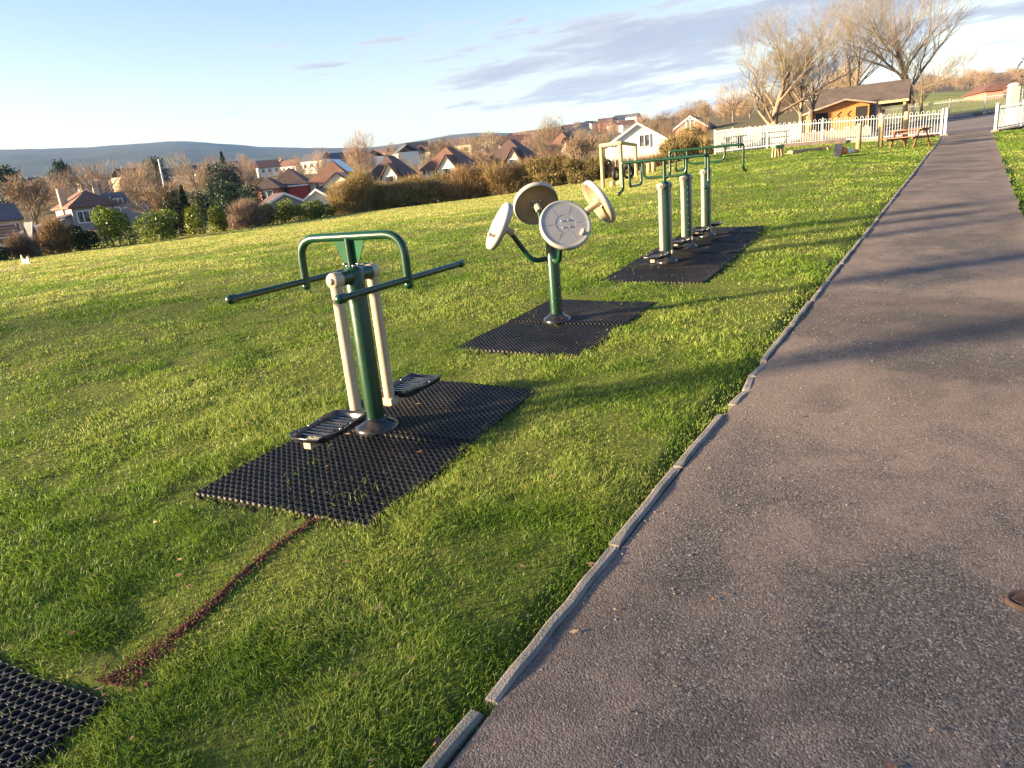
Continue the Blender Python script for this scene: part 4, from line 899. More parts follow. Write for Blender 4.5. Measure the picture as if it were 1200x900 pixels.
house('brown_roof_house', 'brown roofed house mostly hidden by bare trees left of the white house', 640, 688, 180, 155, 112, 8, -16, 'hip', 'w_buff', 'r_brown', extra=gabx('w_buff', .0, .9, 1.2))
def h10x(rt, x, y, ze, zr):
    q = MB(); q.box((x+1.6, -y-1.2, ze*.43), (4.2, 1.8, 1.3)); q.build('balcony', M['r_slate'], rt)
house('white_house', 'white two storey house with steep slate roof behind the swing frame', 708, 776, 166, 147, 86, 9, 6, 'gy', 'w_white', 'r_slate', [('f', .25, 2.4, 1.2, 1.3, 2)], extra=h10x)
house('brick_gable_house', 'red brick gable with small round topped window beyond the shrub', 795, 836, 151, 137, 140, 9, -12, 'gy', 'w_pink', 'r_dark', [('f', .0, 6.8, 1.6, 1.7, 2)])
house('red_roof_house', 'low red tiled roof beyond the far yard fence near the green field', 1138, 1166, 113, 106, 120, 9, 15, 'hip', 'w_pink', 'r_red')
house('red_roof_house', 'dark red roof behind the nearer red roof at the right edge', 1156, 1192, 108, 103, 130, 8, 5, 'gx', 'w_pink', 'r_red')

# small houses of the town in the valley
protos = []
def townhouse(name, label, wall, roof, w, d, h, rh, rtype, group, loc, rz):
    rt = thing(name, label, 'house', loc, rz, group); b = MB(); b.box((0,0,h/2-.5), (w,d,h+1)); b.build('wall', M[wall], rt); b = MB()
    gable_roof(b, -w/2-.3, w/2+.3, -d/2-.4, d/2+.4, h-.1, h+rh, .2, 'x'); b.build('roof', M[roof], rt)
    b = MB(); 
    for k_ in range(3): b = MB(); b.box((-w*.3+w*.3*k_, -d/2-.02, h*.6), (w*.13, .06, 1.3)); b.build('window', M['glass'], rt)
    return rt
GL = 'small houses of the town in the valley'
TP = [('w_white','r_slate',9,7,4.4,2.4),('w_cream','r_brown',11,7,3.2,2.8),('w_white','r_brown',8,8,3.4,2.6),('w_buff','r_dark',14,8,4.5,2.6),('w_white','r_slate',16,8,3.6,2.2),('w_pink','r_dark',9,8,5,2.6)]
town = []
rng = np.random.RandomState(77); spots = []
for k in range(900):
    if len(spots) >= 110: break
    a_ = rng.uniform(-34.5, 5); r_ = 240*math.exp(rng.rand()*math.log(3.4)); x, y = r_*math.sin(R(a_)), r_*math.cos(R(a_))
    if all(math.hypot(x-p[0], y-p[1]) > 13 for p in spots): spots.append((x, y, a_))
for k in range(60):
    if len(spots) >= 122: break
    a_ = rng.uniform(6, 11); r_ = rng.uniform(420, 640); x, y = r_*math.sin(R(a_)), r_*math.cos(R(a_))
    if all(math.hypot(x-p[0], y-p[1]) > 16 for p in spots): spots.append((x, y, a_))
for k, (x, y, a_) in enumerate(spots):
    lab = 'small distant house among the trees of the valley town' if a_ < 6 else 'tiny pale house on the brown hillside above the white house'; gr = GL if a_ < 6 else 'tiny houses on the brown hillside'
    rz = -R(a_)+R(rng.choice([12, 20, -30, 60, 100])+rng.uniform(-8, 8))
    if k < len(TP): town.append(townhouse('town_house', lab, *TP[k], 'gx', gr, (x, y, H(x, y)), rz))
    else: dup(town[rng.randint(len(TP))], (x, y, H(x, y)), rz, label=lab, group=gr)

# ------------------------------------------------------------------ plants
def leafmesh(name, pts, nrm, size, tone, mat, parent=None, asp=1.0, rng=None):
    """one small quad per leaf"""
    n = len(pts); rng = rng or RS; a = rng.normal(0, 1, (n, 3))+nrm*.8; a /= np.linalg.norm(a, axis=1)[:, None]; c = rng.normal(0, 1, (n, 3)); u = np.cross(a, c); u /= np.linalg.norm(u, axis=1)[:, None]; v = np.cross(a, u)
    sz = size*rng.uniform(.6, 1.4, n)[:, None]
    V = np.stack([pts-u*sz*.5, pts+v*sz*.5*asp*.7, pts+u*sz*.5, pts-v*sz*.5*asp*.7], 1).reshape(-1, 3); o = np.arange(n)*4
    return npmesh(name, V, [np.stack([o, o+1, o+2, o+3], -1)], mat, parent, {'tone': np.repeat(tone, 4)})
def sliver(name, p, d, ln, wd, tone, mat, parent=None, rng=None):
    n = len(p); rng = rng or RS; d = d/np.linalg.norm(d, axis=1)[:, None]; c = rng.normal(0, 1, (n, 3)); u = np.cross(d, c); u /= np.linalg.norm(u, axis=1)[:, None]
    ln = np.asarray(ln).reshape(-1, 1)*np.ones((n, 1)); wd = np.asarray(wd).reshape(-1, 1)*np.ones((n, 1))
    V = np.stack([p-u*wd/2, p+u*wd/2, p+d*ln], 1).reshape(-1, 3); o = np.arange(n)*3
    return npmesh(name, V, [np.stack([o, o+1, o+2], -1)], mat, parent, {'tone': np.repeat(tone, 3)})
def lumps(n, w, d, h, k, rng, flat=False):
    """points in an uneven heap of k lumps, w x d x h"""
    cs = []
    for i in range(k):
        cs.append((rng.uniform(-.32, .32)*w, rng.uniform(-.3, .3)*d, rng.uniform(.25, .68)*h, rng.uniform(.2, .34)*w, rng.uniform(.22, .36)*d, rng.uniform(.2, .34)*h))
    P = []; Nn = []; T = []
    idx = rng.randint(0, k, n); cs = np.array(cs)[idx]; v = rng.normal(0, 1, (n, 3)); v /= np.linalg.norm(v, axis=1)[:, None]; rad = rng.uniform(.55, 1.08, n)**.6
    p = cs[:, :3]+v*cs[:, 3:]*rad[:, None]; p[:, 2] = np.abs(p[:, 2]); 
    skirt = rng.rand(n) < .22; a = rng.uniform(0, 2*PI, n); q = rng.uniform(.6, 1, n)
    p[:, 2] *= h/np.percentile(p[:, 2], 99)
    p[skirt] = np.stack([np.cos(a)*w*.44*q, np.sin(a)*d*.44*q, rng.uniform(0, .45, n)*h], -1)[skirt]
    return p, v
def shrub(name, label, u0, u1, vb, vt, r, kind, dep=None, n=None, group=None, cat='shrub', seed=0):
    rng = np.random.RandomState(100+seed); uc = (u0+u1)/2; c = W(uc, vb, r); w = (W(u1, vb, r)-W(u0, vb, r)).length; x, y = c.x, c.y; zb = H(x, y); h = W(uc, vt, r).z-zb; d = dep or min(w*.8, 2.6)
    az = math.atan2(x, y); rt = thing(name, label, cat, (x, y, zb-.03), -az, group); A = w*h*max(.6, d/2)
    n = n or int(min(14000, 900*A+1500)); k = max(5, int(w*2.2))
    p, v = lumps(n, w*.93, d, h*1.0, k, rng)
    if kind in ('laurel', 'evergreen'):
        leafmesh('foliage', p, v, .095 if kind == 'laurel' else .10, np.clip(rng.beta(2, 2.2, n), 0, 1), M[kind], rt, 1.1, rng)
    elif kind == 'mixhedge':
        leafmesh('foliage', p, v, .14, rng.beta(1.6, 2, n), M[kind], rt, .9, rng)
        dd_ = v*.4+np.array([0,0,1.0])+rng.normal(0, .3, (n, 3)); m_ = n//2; sliver('twigs', p[:m_], dd_[:m_], rng.uniform(.25, .6, m_), .018, rng.rand(m_), M['bramble'], rt, rng)
    else:
        m_ = n; dd_ = v*.6+np.array([0,0,.9])+rng.normal(0, .45, (m_, 3)); sliver('stems', p, dd_, rng.uniform(.25, .65, m_), .026, rng.beta(1.5, 1.8, m_), M[kind], rt, rng)
        m2 = n//2; q, v2 = lumps(m2, w, d, h*.92, k, rng); leafmesh('foliage', q, v2, .11, rng.beta(1.4, 2, m2), M[kind], rt, .8, rng)
    b = MB()
    for i in range(max(3, int(w*2))):
        sx, sy = rng.uniform(-.35, .35)*w, rng.uniform(-.25, .25)*d; b.tube([(sx*.5, sy*.5, -.05), (sx*.8, sy*.8, h*.4), (sx+rng.uniform(-.1,.1), sy, h*rng.uniform(.7, .95))], [.035, .022, .006], 5)
    b.build('stem', M['bark'], rt); return rt
SH = [('dark_conifer', 'dark upright conifer between the olive laurel and the round laurel', 200, 221, 277, 224, 44.5, 'evergreen', 'conifer'),
 ('dark_hedge', 'dark clipped hedge at the left end of the boundary', -40, 20, 303, 285, 39, 'evergreen', 'hedge'),
 ('bramble_thicket', 'greyish bare thicket right of the dark clipped hedge', 14, 52, 298, 279, 39.5, 'mauve', 'thicket'),
 ('copper_shrub', 'copper and orange leaved shrub in front of the grey bungalow', 50, 88, 294, 261, 40, 'bramble', 'shrub'),
 ('dark_shrub', 'low dark evergreen shrub between the copper shrub and the large laurel', 82, 122, 289, 263, 40.5, 'evergreen', 'shrub'),
 ('laurel_bush', 'largest glossy green laurel, right of the grey bungalow', 114, 170, 285, 241, 40.5, 'laurel', 'laurel'),
 ('laurel_bush', 'olive laurel with bare twigs rising behind it, second laurel from the bungalow', 164, 211, 280, 246, 42, 'laurel', 'laurel'),
 ('laurel_bush', 'round yellow green laurel standing alone between two brown gaps', 217, 246, 272, 239, 44, 'laurel', 'laurel'),
 ('laurel_bush', 'narrow yellow green laurel left of the mauve stems', 246, 267, 270, 241, 45, 'laurel', 'laurel'),
 ('bare_hedge', 'mauve brown bare hedge below the red house', 264, 316, 267, 240, 46, 'mauve', 'hedge'),
 ('laurel_bush', 'laurel in front of the white trimmed garage gable', 308, 338, 262, 237, 47, 'laurel', 'laurel'),
 ('laurel_bush', 'tall dense laurel right of the garage below the red extension', 332, 364, 259, 233, 47.5, 'laurel', 'laurel'),
 ('laurel_bush', 'wide low laurel below the cream garage', 358, 397, 256, 234, 48, 'laurel', 'laurel'),
 ('bramble_thicket', 'tall tan thicket in front of the solar panel house', 386, 442, 251, 207, 49, 'bramble', 'thicket'),
 ('mixed_hedge', 'dark mixed hedge left of the cream front gable', 430, 486, 246, 214, 50, 'mixhedge', 'hedge'),
 ('bramble_thicket', 'brown thicket with green base below the cream front gable', 474, 530, 240, 206, 50, 'mixhedge', 'thicket'),
 ('bramble_thicket', 'golden thicket below the wide red brown roof', 520, 580, 237, 198, 50, 'bramble', 'thicket'),
 ('bramble_thicket', 'rusty thicket below the pointed dark brown roofs', 570, 632, 230, 192, 49, 'bramble', 'thicket'),
 ('mixed_hedge', 'dark green and brown hedge left of the swing frame', 622, 672, 223, 184, 48, 'mixhedge', 'hedge'),
 ('mixed_hedge', 'dark ivy covered hedge directly behind the swing frame', 662, 716, 218, 186, 46, 'mixhedge', 'hedge'),
 ('bare_hedge', 'mauve bare hedge behind the hanging tyres', 704, 758, 212, 191, 46, 'mauve', 'hedge'),
 ('bare_hedge', 'brown hedge behind the log stumps', 748, 800, 206, 184, 46, 'bramble', 'hedge'),
 ('gorse_shrub', 'large orange and green shrub beside the corner of the white fence', 774, 842, 196, 152, 45, 'mixhedge', 'shrub')]
for k, s_ in enumerate(SH): shrub(s_[0], s_[1], s_[2]-2, s_[3]+2, s_[4]+2, s_[5], s_[6], s_[7], seed=k, cat=s_[8])

# detailed bare trees
def bare_tree(name, label, loc, h, spread, seed, lean=(0,0), mat='bark_twig', kids_=(5,6,6,5), trunk_r=.2, split=.22, fine=1.0, cat='tree', up=.55, group=None, spread_=1.3):
    rng = random.Random(seed); tr = MB(); segs = []
    def br(p, d, L, r, lv):
        n = 5 if lv < 2 else 4 if lv < 4 else 2; pts = [p.copy()]; dd_ = d.copy()
        for i in range(n):
            dd_ = (dd_+Vector((rng.gauss(0, .10+.03*lv), rng.gauss(0, .10+.03*lv), rng.gauss(.05, .08)+(.05 if lv > 1 else 0)))).normalized(); pts.append(pts[-1]+dd_*L/n)
        rad = [r*(1-.72*i/n) for i in range(n+1)]
        if lv <= 1: tr.tube(pts, rad, 9 if lv == 0 else 7, False)
        else: segs.append((pts, rad, 5 if lv == 2 else 3, lv))
        if lv >= 4: return
        nk = kids_[min(lv, 3)]
        for k in range(nk):
            f = (split if lv == 0 else .18)+(1-(split if lv == 0 else .18))*(k+rng.uniform(.1, .9))/nk
            f = min(f, .98); i = min(int(f*n), n-1); q = pts[i].lerp(pts[i+1], f*n-i); t = (pts[i+1]-pts[i]).normalized()
            a = rng.uniform(0, 2*PI) if lv else k*2.4+rng.uniform(-.4, .4); ax = t.cross(Vector((math.cos(a), math.sin(a), .2))).normalized(); ang = R(rng.uniform(28, 52) if lv else rng.uniform(30, 52)*spread)
            nd = (t*math.cos(ang)+ax*math.sin(ang)+Vector((0,0,up*.35 if lv else .05))).normalized()
            br(q, nd, L*(rng.uniform(.48, .68) if lv else rng.uniform(.55, .8)*(1.1-.35*f)), r*(1-.6*f)*rng.uniform(.5, .62), lv+1)
        if lv > 0: br(pts[-1], dd_, L*.5, rad[-1], lv+1)
    br(Vector((0,0,-.15)), Vector((lean[0], lean[1], 1)).normalized(), h*.62, trunk_r, 0)
    zmx = max(max(q_.z for q_ in s_[0]) for s_ in segs); sc_ = h/zmx; rt = thing(name, label, cat, loc, 0, group)
    tr.v = [(a*sc_*spread_, b*sc_*spread_, c*sc_) for a, b, c in tr.v]; tr.build('trunk', M['bark'], rt)
    V = []; Q = []; T = []; tone = []; o = 0
    for pts, rad, n, lv in segs:
        k = len(pts); tn = rng.random()
        mn = .011*fine if lv >= 4 else .013*fine
        for i in range(k):
            t = (pts[min(i+1, k-1)]-pts[max(i-1, 0)]).normalized(); a = t.cross(Vector((.3,.5,.8))).normalized(); b_ = t.cross(a); rr_ = max(rad[i], mn*(1-.5*i/(k-1)))
            for j in range(n): c = pts[i]*sc_; c.x *= spread_; c.y *= spread_; c += (a*math.cos(2*PI*j/n)+b_*math.sin(2*PI*j/n))*rr_; V.append((c.x, c.y, c.z)); tone.append(tn)
        for i in range(k-1):
            for j in range(n): Q.append((o+i*n+j, o+i*n+(j+1) % n, o+(i+1)*n+(j+1) % n, o+(i+1)*n+j))
        o += k*n
    npmesh('crown', np.array(V), [np.array(Q)], M[mat], rt, {'tone': np.array(tone)}, True); return rt
def th(u, vt, r): p_ = W(u, vt, r); return p_.z-H(p_.x, p_.y)
def tp(u, v, r, dz=0): p_ = W(u, v, r); return (p_.x, p_.y, H(p_.x, p_.y)+dz)
bare_tree('bare_tree', 'broad bare tree with reddish twigs left of the orange playhouse', tp(908,140,61), 10.6, 1.0, 3, kids_=(10,6,6,6), trunk_r=.26, fine=.55, split=.14, up=.9)
bare_tree('bare_tree', 'tall bare tree rising behind the middle of the dark shelter roof', tp(1003,120,69), 13.0, .8, 8, kids_=(9,6,6,5), trunk_r=.24, fine=.55, split=.25, up=.9)
bare_tree('bare_tree', 'bare tree with darker limbs spreading right from the end of the shelter', tp(1071,118,68), 12.5, 1.0, 12, lean=(.08,0), kids_=(9,6,6,5), trunk_r=.3, fine=.55, split=.2, up=.7)
bare_tree('bare_tree', 'slender bare tree between the broad tree and the playhouse, its trunk the left of two', tp(939,142,63), 7.5, .8, 21, kids_=(7,5,5,4), trunk_r=.17, split=.3)
bare_tree('bare_tree', 'slender bare tree whose trunk stands closest to the playhouse wall', tp(950,141,64), 8.0, .8, 22, kids_=(7,5,5,4), trunk_r=.16, split=.3)
bare_tree('bare_tree', 'small leaning bare tree at the right end of the shelter roof', tp(1082,122,66), 6, 1.2, 33, kids_=(6,5,4,4), trunk_r=.12, split=.3)
bare_tree('birch_tree', 'tall tan birch with drooping twigs behind the buff house', tp(45,270,118), th(38,196,118), .65, 41, kids_=(10,6,6,4), trunk_r=.25, split=.15, fine=2.2, mat='twig')
bare_tree('orchard_tree', 'tangled bare tree with pale twigs behind the olive laurel', tp(188,262,62), th(188,208,62), 1.1, 43, kids_=(8,6,5,5), trunk_r=.2, split=.15, fine=1.6, mat='twig')
bare_tree('orchard_tree', 'bare tree standing between the white house and the hidden brown roof', tp(676,195,75), th(676,156,75), 1.0, 45, kids_=(8,6,5,4), trunk_r=.16, split=.15, fine=1.5, mat='twig')
bare_tree('orchard_tree', 'small bare tree left of the cream front gable', tp(428,220,80), th(428,196,80), 1.1, 47, kids_=(7,5,5,4), trunk_r=.14, split=.15, fine=1.8, mat='twig')
bare_tree('orchard_tree', 'small bare tree between the pointed brown roofs and the wide red brown roof', tp(562,205,85), th(562,176,85), 1.1, 49, kids_=(7,5,5,4), trunk_r=.14, split=.15, fine=1.8, mat='twig')
# background trees, six kinds of crown shared between copies
def far_bare(label, loc, seed, group, h=9, w=8, mat='twig', n=2600):
    rng = np.random.RandomState(seed); rt = thing('bare_tree', label, 'tree', loc, 0, group)
    p, v = lumps(n, w, w, h*1.05, 9, rng); p[:, 2] = h*.2+p[:, 2]*.8
    core = np.array([0, 0, h*.25]); d = (p-core); d /= np.linalg.norm(d, axis=1)[:, None]; d = d+np.array([0,0,.35])+rng.normal(0, .35, (n, 3))
    sliver('crown', p-d*.3, d, rng.uniform(.7, 1.7, n), rng.uniform(.03, .075, n), rng.beta(1.6, 1.8, n), M[mat], rt, rng)
    b = MB(); b.tube([(0,0,-.6),(0,0,h*.35),(.1,.1,h*.75)], [.24,.19,.06], 7)
    for k in range(7):
        a = k*2.4; b.tube([(0,0,h*(.25+.04*k)), (math.cos(a)*w*.2, math.sin(a)*w*.2, h*.55), (math.cos(a)*w*.36, math.sin(a)*w*.36, h*rng.uniform(.62, .85))], [.12,.07,.02], 5)
    b.build('trunk', M['bark_far'], rt); return rt
def far_green(label, loc, seed, group, h=7, w=6, n=2600, kind='round'):
    rng = np.random.RandomState(seed); rt = thing('evergreen_tree', label, 'tree', loc, 0, group)
    if kind == 'round': p, v = lumps(n, w, w, h, 9, rng)
    elif kind == 'cone':
        z = rng.rand(n)**.8; a = rng.uniform(0, 2*PI, n); rr_ = (1-z)*w*.5*(.75+.25*np.sin(z*40))*rng.uniform(.6, 1.05, n)+.1; p = np.stack([np.cos(a)*rr_, np.sin(a)*rr_, .06*h+z*h*.95], -1); v = p*np.array([1,1,.1])
        v /= np.linalg.norm(v, axis=1)[:, None]
    else:
        lay = rng.randint(0, 9, n); a = rng.uniform(0, 2*PI, n); cx = np.array([-.22,.24,-.12,.2,-.16,.1,-.05,.06,0])[lay]*w; rr_ = np.sqrt(rng.rand(n))*w*np.array([.22,.24,.3,.24,.28,.26,.24,.2,.12])[lay]
        p = np.stack([cx+np.cos(a)*rr_, np.sin(a)*rr_, h*(np.array([.40,.47,.56,.62,.68,.76,.83,.9,.97])[lay])+rng.normal(0, .42, n)+.12*np.cos(a*3)], -1); v = np.tile([0,0,1.], (n, 1))
    leafmesh('crown', p, v, .42, rng.beta(1.8, 2, n), M['evergreen'], rt, 1, rng)
    b = MB(); b.tube([(0,0,-.6),(0,0,h*.45),(0,0,h*.9)], [.25,.18,.04], 7); b.build('trunk', M['bark_far'], rt); return rt
pt = []
G1 = 'bare trees of the valley town'; G2 = 'evergreen trees of the valley town'; G3 = 'bare trees on the brown hillside'; G4 = 'bare trees of the wood beyond the green field'
L1 = 'bare brown tree standing among the distant houses of the valley'; L2 = 'dark evergreen standing among the distant houses of the valley'; L3 = 'bare tree on the brown hillside left of the yard'; L4 = 'bare tree of the distant wood beyond the green field and far fence'
FB = [far_bare(L1, (-60,150,H(-60,150)), 1, G1), far_bare(L1, (-75,160,H(-75,160)), 2, G1, 8, 9), far_bare(L1, (-30,170,H(-30,170)), 3, G1, 10, 7), far_bare(L1, (-12,180,H(-12,180)), 4, G1, 7, 7, 'mauve')]
FG = [far_green(L2, (-50,140,H(-50,140)), 5, G2), far_green(L2, (-66,185,H(-66,185)), 6, G2, 9, 4.5, 2200, 'cone')]
def far(kind, u, v_top, r, src, label, sx=1.0, h0=None, group=None):
    """copy of a distant tree whose top reaches photo row v_top"""
    a, _ = azel(u, v_top); p_ = W(u, v_top, r); zb = H(p_.x, p_.y); hh = {0:9,1:8,2:10,3:7}[src] if kind == 'b' else (7, 9)[src]; s_ = max(.35, (p_.z-zb)/(hh*.97))
    return dup((FB if kind == 'b' else FG)[src], (p_.x, p_.y, zb), rng.uniform(0, 6), (s_*sx, s_*sx, s_), label=label, group=group)
rng = np.random.RandomState(31)
ced = far_green('spreading flat topped cedar above the chimney of the grey bungalow', tp(81,240,190), 9, None, th(81,190,190), 9, 2600, 'cedar')
c2 = far_green('flat topped cedar at the left edge beside the tan birch', tp(14,230,150), 10, None, th(14,198,150), 9, 2400, 'cedar')
far_list = [('g', 177, 187, 210, 0, 'tall dark evergreen on the skyline of the town, near a white mast'), ('b', 110, 196, 150, 1, 'rounded bare tree right of the flat topped cedar'), ('b', 62, 206, 170, 0, 'rounded bare tree left of the flat topped cedar'),
 ('b', 150, 200, 140, 2, 'broad golden bare tree behind the slate roofed house'), ('b', 240, 190, 150, 2, 'wide golden bare tree above the round laurel'), ('b', 255, 188, 190, 0, 'bare tree on the ridge behind the wide golden tree'),
 ('g', 212, 219, 62, 1, 'dark pointed conifer right of the tangled bare tree'), ('g', 232, 226, 66, 0, 'dark evergreen behind the round yellow green laurel'), ('g', 262, 214, 70, 0, 'large dark evergreen behind the narrow laurel'),
 ('g', 288, 219, 74, 0, 'dark evergreen left of the pinkish wing'), ('g', 247, 222, 80, 1, 'small pointed conifer between two dark evergreens'), ('b', 276, 192, 160, 3, 'bare tree above the dark evergreens left of the red house'),
 ('b', 370, 178, 180, 0, 'bare tree on the ridge above the solar panel roof'), ('b', 425, 177, 190, 1, 'pair of bare crowns above the gap right of the solar panels'), ('b', 352, 185, 200, 0, 'bare tree on the ridge above the red house roof'),
 ('g', 510, 168, 220, 0, 'tiny round evergreen above the wide red brown roof'), ('b', 540, 163, 170, 0, 'bare tree above the right end of the wide red brown roof'), ('b', 570, 158, 180, 1, 'tall bare tree between the two brown roofed houses'),
 ('b', 600, 172, 150, 3, 'bare tree right behind the pointed brown roofs'), ('b', 645, 160, 100, 0, 'bare tree hiding the brown roof left of the white house'), ('b', 705, 158, 90, 1, 'bare tree against the left side of the white house'),
 ('b', 782, 160, 95, 2, 'bare tree just right of the white house'), ('b', 820, 152, 110, 1, 'bare tree below the brick gable'), ('g', 850, 124, 330, 0, 'dark tree at the top of the hillside above the fence corner')]
for k_ in far_list: far(*k_)
seg = 0
for k in range(105):
    u = rng.uniform(-20, 600); r_ = 112*math.exp(rng.rand()**1.2*math.log(6.5)); a, _ = azel(u, 200); x, y = r_*math.sin(R(a)), r_*math.cos(R(a)); zb = H(x, y); g_ = rng.rand() < .17; s_ = rng.uniform(.42, .85)*(1+.0006*r_)
    if r_ < 300: s_ *= .62
    dup((FG if g_ else FB)[rng.randint(2 if g_ else 4)], (x, y, zb-.3), rng.uniform(0, 6), (s_*rng.uniform(.8, 1.3), s_*rng.uniform(.8, 1.3), s_), label=L2 if g_ else L1, group=G2 if g_ else G1)
for k in range(75):
    u = rng.uniform(560, 1010); r_ = 150*math.exp(rng.rand()*math.log(4.5)); a, _ = azel(u, 150); x, y = r_*math.sin(R(a)), r_*math.cos(R(a)); zb = H(x, y); s_ = rng.uniform(.4, .9)
    dup(FB[rng.randint(4)], (x, y, zb-.3), rng.uniform(0, 6), (s_*1.25, s_*1.25, s_), label=L3, group=G3)
for k in range(48):
    u = rng.uniform(1075, 1260); r_ = rng.uniform(400, 640); a, _ = azel(u, 100); x, y = r_*math.sin(R(a)), r_*math.cos(R(a)); zb = H(x, y); s_ = rng.uniform(.55, .95)
    dup(FB[rng.randint(4)], (x, y, zb-.3), rng.uniform(0, 6), (s_*1.6, s_*1.6, s_), label=L4, group=G4)
# conifer whose branch ends reach in at the right edge
x, y = W(1262, 100, 46).xy; rt = thing('pine_tree', 'dark green conifer whose branch tips reach in at the right edge', 'tree', (x, y, H(x, y)-.1)); n = 5200; rg = np.random.RandomState(3); z = rg.rand(n)**.9; a = rg.uniform(0, 2*PI, n); rr_ = (1.02-z)*2.9*rg.uniform(.25, 1.0, n)*(.72+.28*np.cos(a*9+np.floor(z*16)*1.3)); p = np.stack([np.cos(a)*rr_, np.sin(a)*rr_, 2.2+z*7.2-rr_*.18], -1); v = np.tile([0,0,1.], (n, 1))
leafmesh('crown', p, v, .26, rg.beta(1.8, 2, n), M['evergreen'], rt, .8, rg); b = MB(); b.tube([(0,0,-.3),(0,0,4),(0,0,9)], [.28,.2,.04], 9); b.build('trunk', M['bark'], rt)
# trees and hedge that stand outside the frame to the left and shade the field
def shade(u_az, r, src, s, lab): x, y = r*math.sin(R(u_az)), r*math.cos(R(u_az)); dup(src, (x, y, H(x, y)-.2), r, (s, s, s), label=lab, group='trees on the left boundary outside the photo')
for a_, r_, q_, s_ in ((-58,60,FB[1],.7),(-66,55,FB[0],.8),(-76,52,FB[2],.75),(-86,34,FB[3],.95),(-101,30,FB[2],.85),(-109,32,FB[1],.9),(-118,34,FB[0],.9)): shade(a_, r_, q_, s_, 'tree on the left boundary of the field outside the photo')
# telegraph poles and mast
for (u, vb, vt, r_, lab) in ((290,222,215,84,'short wooden pole left of the pinkish wing'), (192,215,186,200,'thin white mast rising above the town trees'), (132,243,230,92,'metal flue pole beside the slate roofed house')):
    p_ = W(u, vb, r_); zt = W(u, vt, r_).z-H(p_.x, p_.y)
    rt = thing('pole', lab, 'pole', (p_.x, p_.y, H(p_.x, p_.y))); b = MB(); b.tube([(0,0,-.2),(0,0,zt)], [.14,.09] if r_ < 150 else [.3,.2], 8); b.build('shaft', M['white_metal'] if r_ > 150 else M['bark'], rt); b = MB(); b.box((0,0,zt-.25), (.7,.12,.12)); b.build('crossarm', M['bark'], rt)
# haze
HZ = 1.05e-4
b = MB(); b.box((0,0,(330-80)/2-0), (10400,10400,330+80)); me = b.mesh('haze')
m, t, pb = nt('air'); t.nodes.remove(pb); pv = N(t, 'ShaderNodeVolumePrincipled'); pv.inputs['Color'].default_value = (.22,.46,1,1); pv.inputs['Density'].default_value = HZ; pv.inputs['Anisotropy'].default_value = .0
t.links.new(pv.outputs[0], t.nodes['Material Output'].inputs['Volume']); me.materials.append(m); o = link('haze', me, None); tag(o, kind='stuff')
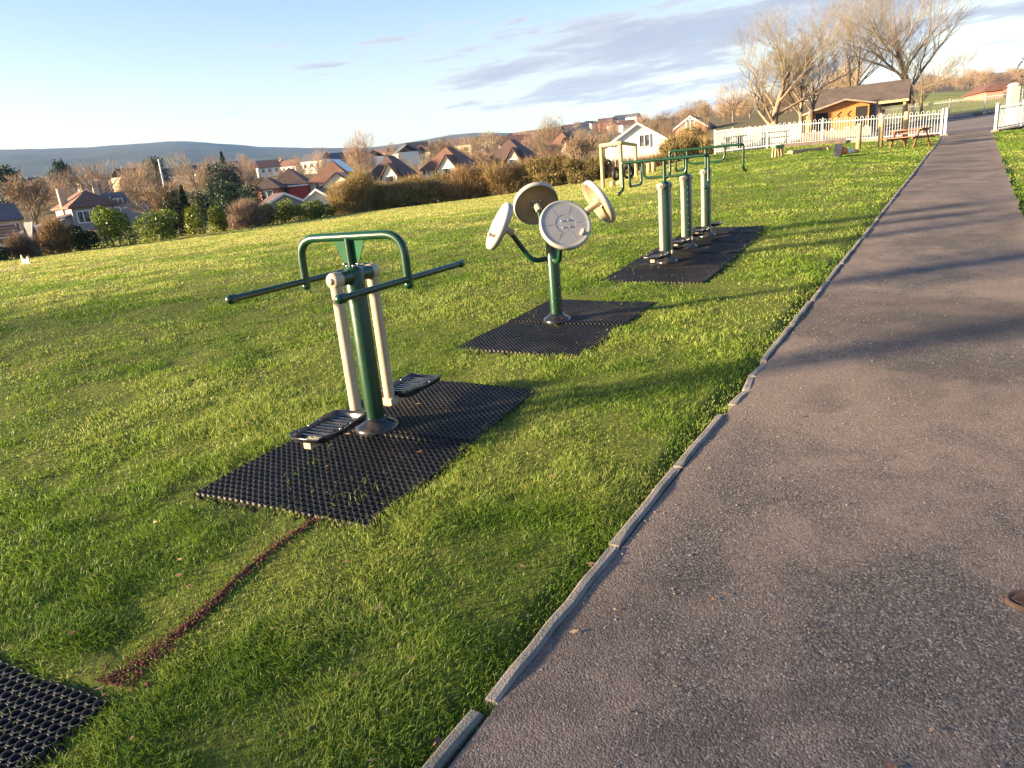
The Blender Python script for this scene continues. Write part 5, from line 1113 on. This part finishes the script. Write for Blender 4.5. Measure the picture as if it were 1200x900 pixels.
# ------------------------------------------------------------------ world, sun, camera
SUN_AZ, SUN_EL = -101.0, 11.0
def world():
    w = bpy.data.worlds.new('World'); S.world = w; w.use_nodes = True; t = w.node_tree; bg = t.nodes['Background']
    sky = N(t, 'ShaderNodeTexSky', sky_type='NISHITA'); sky.sun_disc = False; sky.sun_elevation = R(SUN_EL); sky.sun_rotation = R(SUN_AZ); sky.altitude = 100; sky.air_density = 1.0; sky.dust_density = 1.2; sky.ozone_density = 1.4
    tc = N(t, 'ShaderNodeTexCoord'); sp = N(t, 'ShaderNodeSeparateXYZ'); t.links.new(tc.outputs['Generated'], sp.inputs[0])
    az = mth(t, 'ARCTAN2', sp.outputs['X'], sp.outputs['Y']); el = mth(t, 'ARCSINE', sp.outputs['Z'])
    # streaky cloud bands: stretched along azimuth, drifting up to the right
    el2 = mth(t, 'SUBTRACT', el, mth(t, 'MULTIPLY', az, .05))
    cv = N(t, 'ShaderNodeCombineXYZ'); t.links.new(mth(t, 'MULTIPLY', az, 7.5), cv.inputs[0]); t.links.new(mth(t, 'MULTIPLY', el2, 52), cv.inputs[1]); cv.inputs[2].default_value = 3.7
    n1 = noise(t, cv.outputs[0], 1.0, 9, .62, .15)
    cv2 = N(t, 'ShaderNodeCombineXYZ'); t.links.new(mth(t, 'MULTIPLY', az, 2.1), cv2.inputs[0]); t.links.new(mth(t, 'MULTIPLY', el2, 9), cv2.inputs[1]); cv2.inputs[2].default_value = 1.2
    n2 = noise(t, cv2.outputs[0], 1.0, 3, .5)
    # cover grows to the right, clouds lie between 3 and 14 degrees
    cover = ramp(t, mth(t, 'ADD', mth(t, 'MULTIPLY', az, .8), .5), [(.10, .36), (.38, .44), (.52, .62), (.80, .65), (1, .66)])
    band = ramp(t, mth(t, 'MULTIPLY', el, 2), [(.08, .60), (.17, 1), (.30, 1), (.46, .50), (.62, .30), (1, .0)])
    s_ = mth(t, 'ADD', mth(t, 'MULTIPLY', n1, .62), mth(t, 'MULTIPLY', n2, .38))
    th = mth(t, 'SUBTRACT', .83, mth(t, 'MULTIPLY', mth(t, 'MULTIPLY', cover, band), .68))
    mk = N(t, 'ShaderNodeMapRange', interpolation_type='SMOOTHSTEP'); t.links.new(mth(t, 'SUBTRACT', s_, th), mk.inputs[0]); mk.inputs[1].default_value = 0; mk.inputs[2].default_value = .10
    # cloud body grey lavender, thin lit edges cream
    cc = ramp(t, mth(t, 'SUBTRACT', s_, th), [(.0, (7.4,6.9,6.0)), (.05, (5.0,4.8,4.8)), (.16, (3.3,3.3,3.8))])
    gm = N(t, 'ShaderNodeGamma'); gm.inputs[1].default_value = SKYGAM; t.links.new(sky.outputs[0], gm.inputs[0]); skc = mix(t, 1.0, mix(t, 1.0, gm.outputs[0], SKYTINT, 'MULTIPLY'), ramp(t, mth(t, 'MULTIPLY', el, 2), [(.0, (1.0, .83, .54)), (.16, (.96, .82, .60)), (.34, (.76, .73, .68)), (.6, (.54, .60, .66)), (1, (.42, .51, .64))]), 'MULTIPLY')
    out = mix(t, mth(t, 'MULTIPLY', mk.outputs[0], .85), skc, mix(t, 1.0, cc, CLOUDK, 'MULTIPLY'))
    t.links.new(out, bg.inputs['Color']); bg.inputs['Strength'].default_value = SKYSTR
SKYTINT = (.74,.73,.80); CLOUDK = .22; SKYSTR = .10; SKYGAM = .85
world()
ld = bpy.data.lights.new('sun', 'SUN'); ld.energy = 4.1; ld.angle = R(4.5); ld.color = (1, .76, .47)
lo = bpy.data.objects.new('sun', ld); COL.objects.link(lo)
sd = Vector((math.sin(R(SUN_AZ))*math.cos(R(SUN_EL)), math.cos(R(SUN_AZ))*math.cos(R(SUN_EL)), math.sin(R(SUN_EL))))
lo.rotation_euler = sd.to_track_quat('Z', 'Y').to_euler(); lo.location = sd*50
cd = bpy.data.cameras.new('camera'); cam = bpy.data.objects.new('camera', cd); COL.objects.link(cam); S.camera = cam
cd.sensor_fit = 'HORIZONTAL'; cd.sensor_width = 36; cd.lens = F/1200*36; cd.clip_start = .05; cd.clip_end = 20000
Dv = Vector((0, -math.sin(PITCH), -math.cos(PITCH))); Xv = Vector((1, 0, 0))
rx = Xv*RT[0]+Dv*DN[0]; dnv = Xv*RT[1]+Dv*DN[1]; up = -dnv; bk = -Vector((0, math.cos(PITCH), -math.sin(PITCH)))
cam.matrix_world = Matrix(((rx.x, up.x, bk.x, 0), (rx.y, up.y, bk.y, 0), (rx.z, up.z, bk.z, EYE), (0, 0, 0, 1)))
S.view_settings.view_transform = 'Standard'; S.view_settings.look = 'None'; S.view_settings.gamma = 1; S.view_settings.exposure = 2.85
S.render.engine = 'CYCLES'
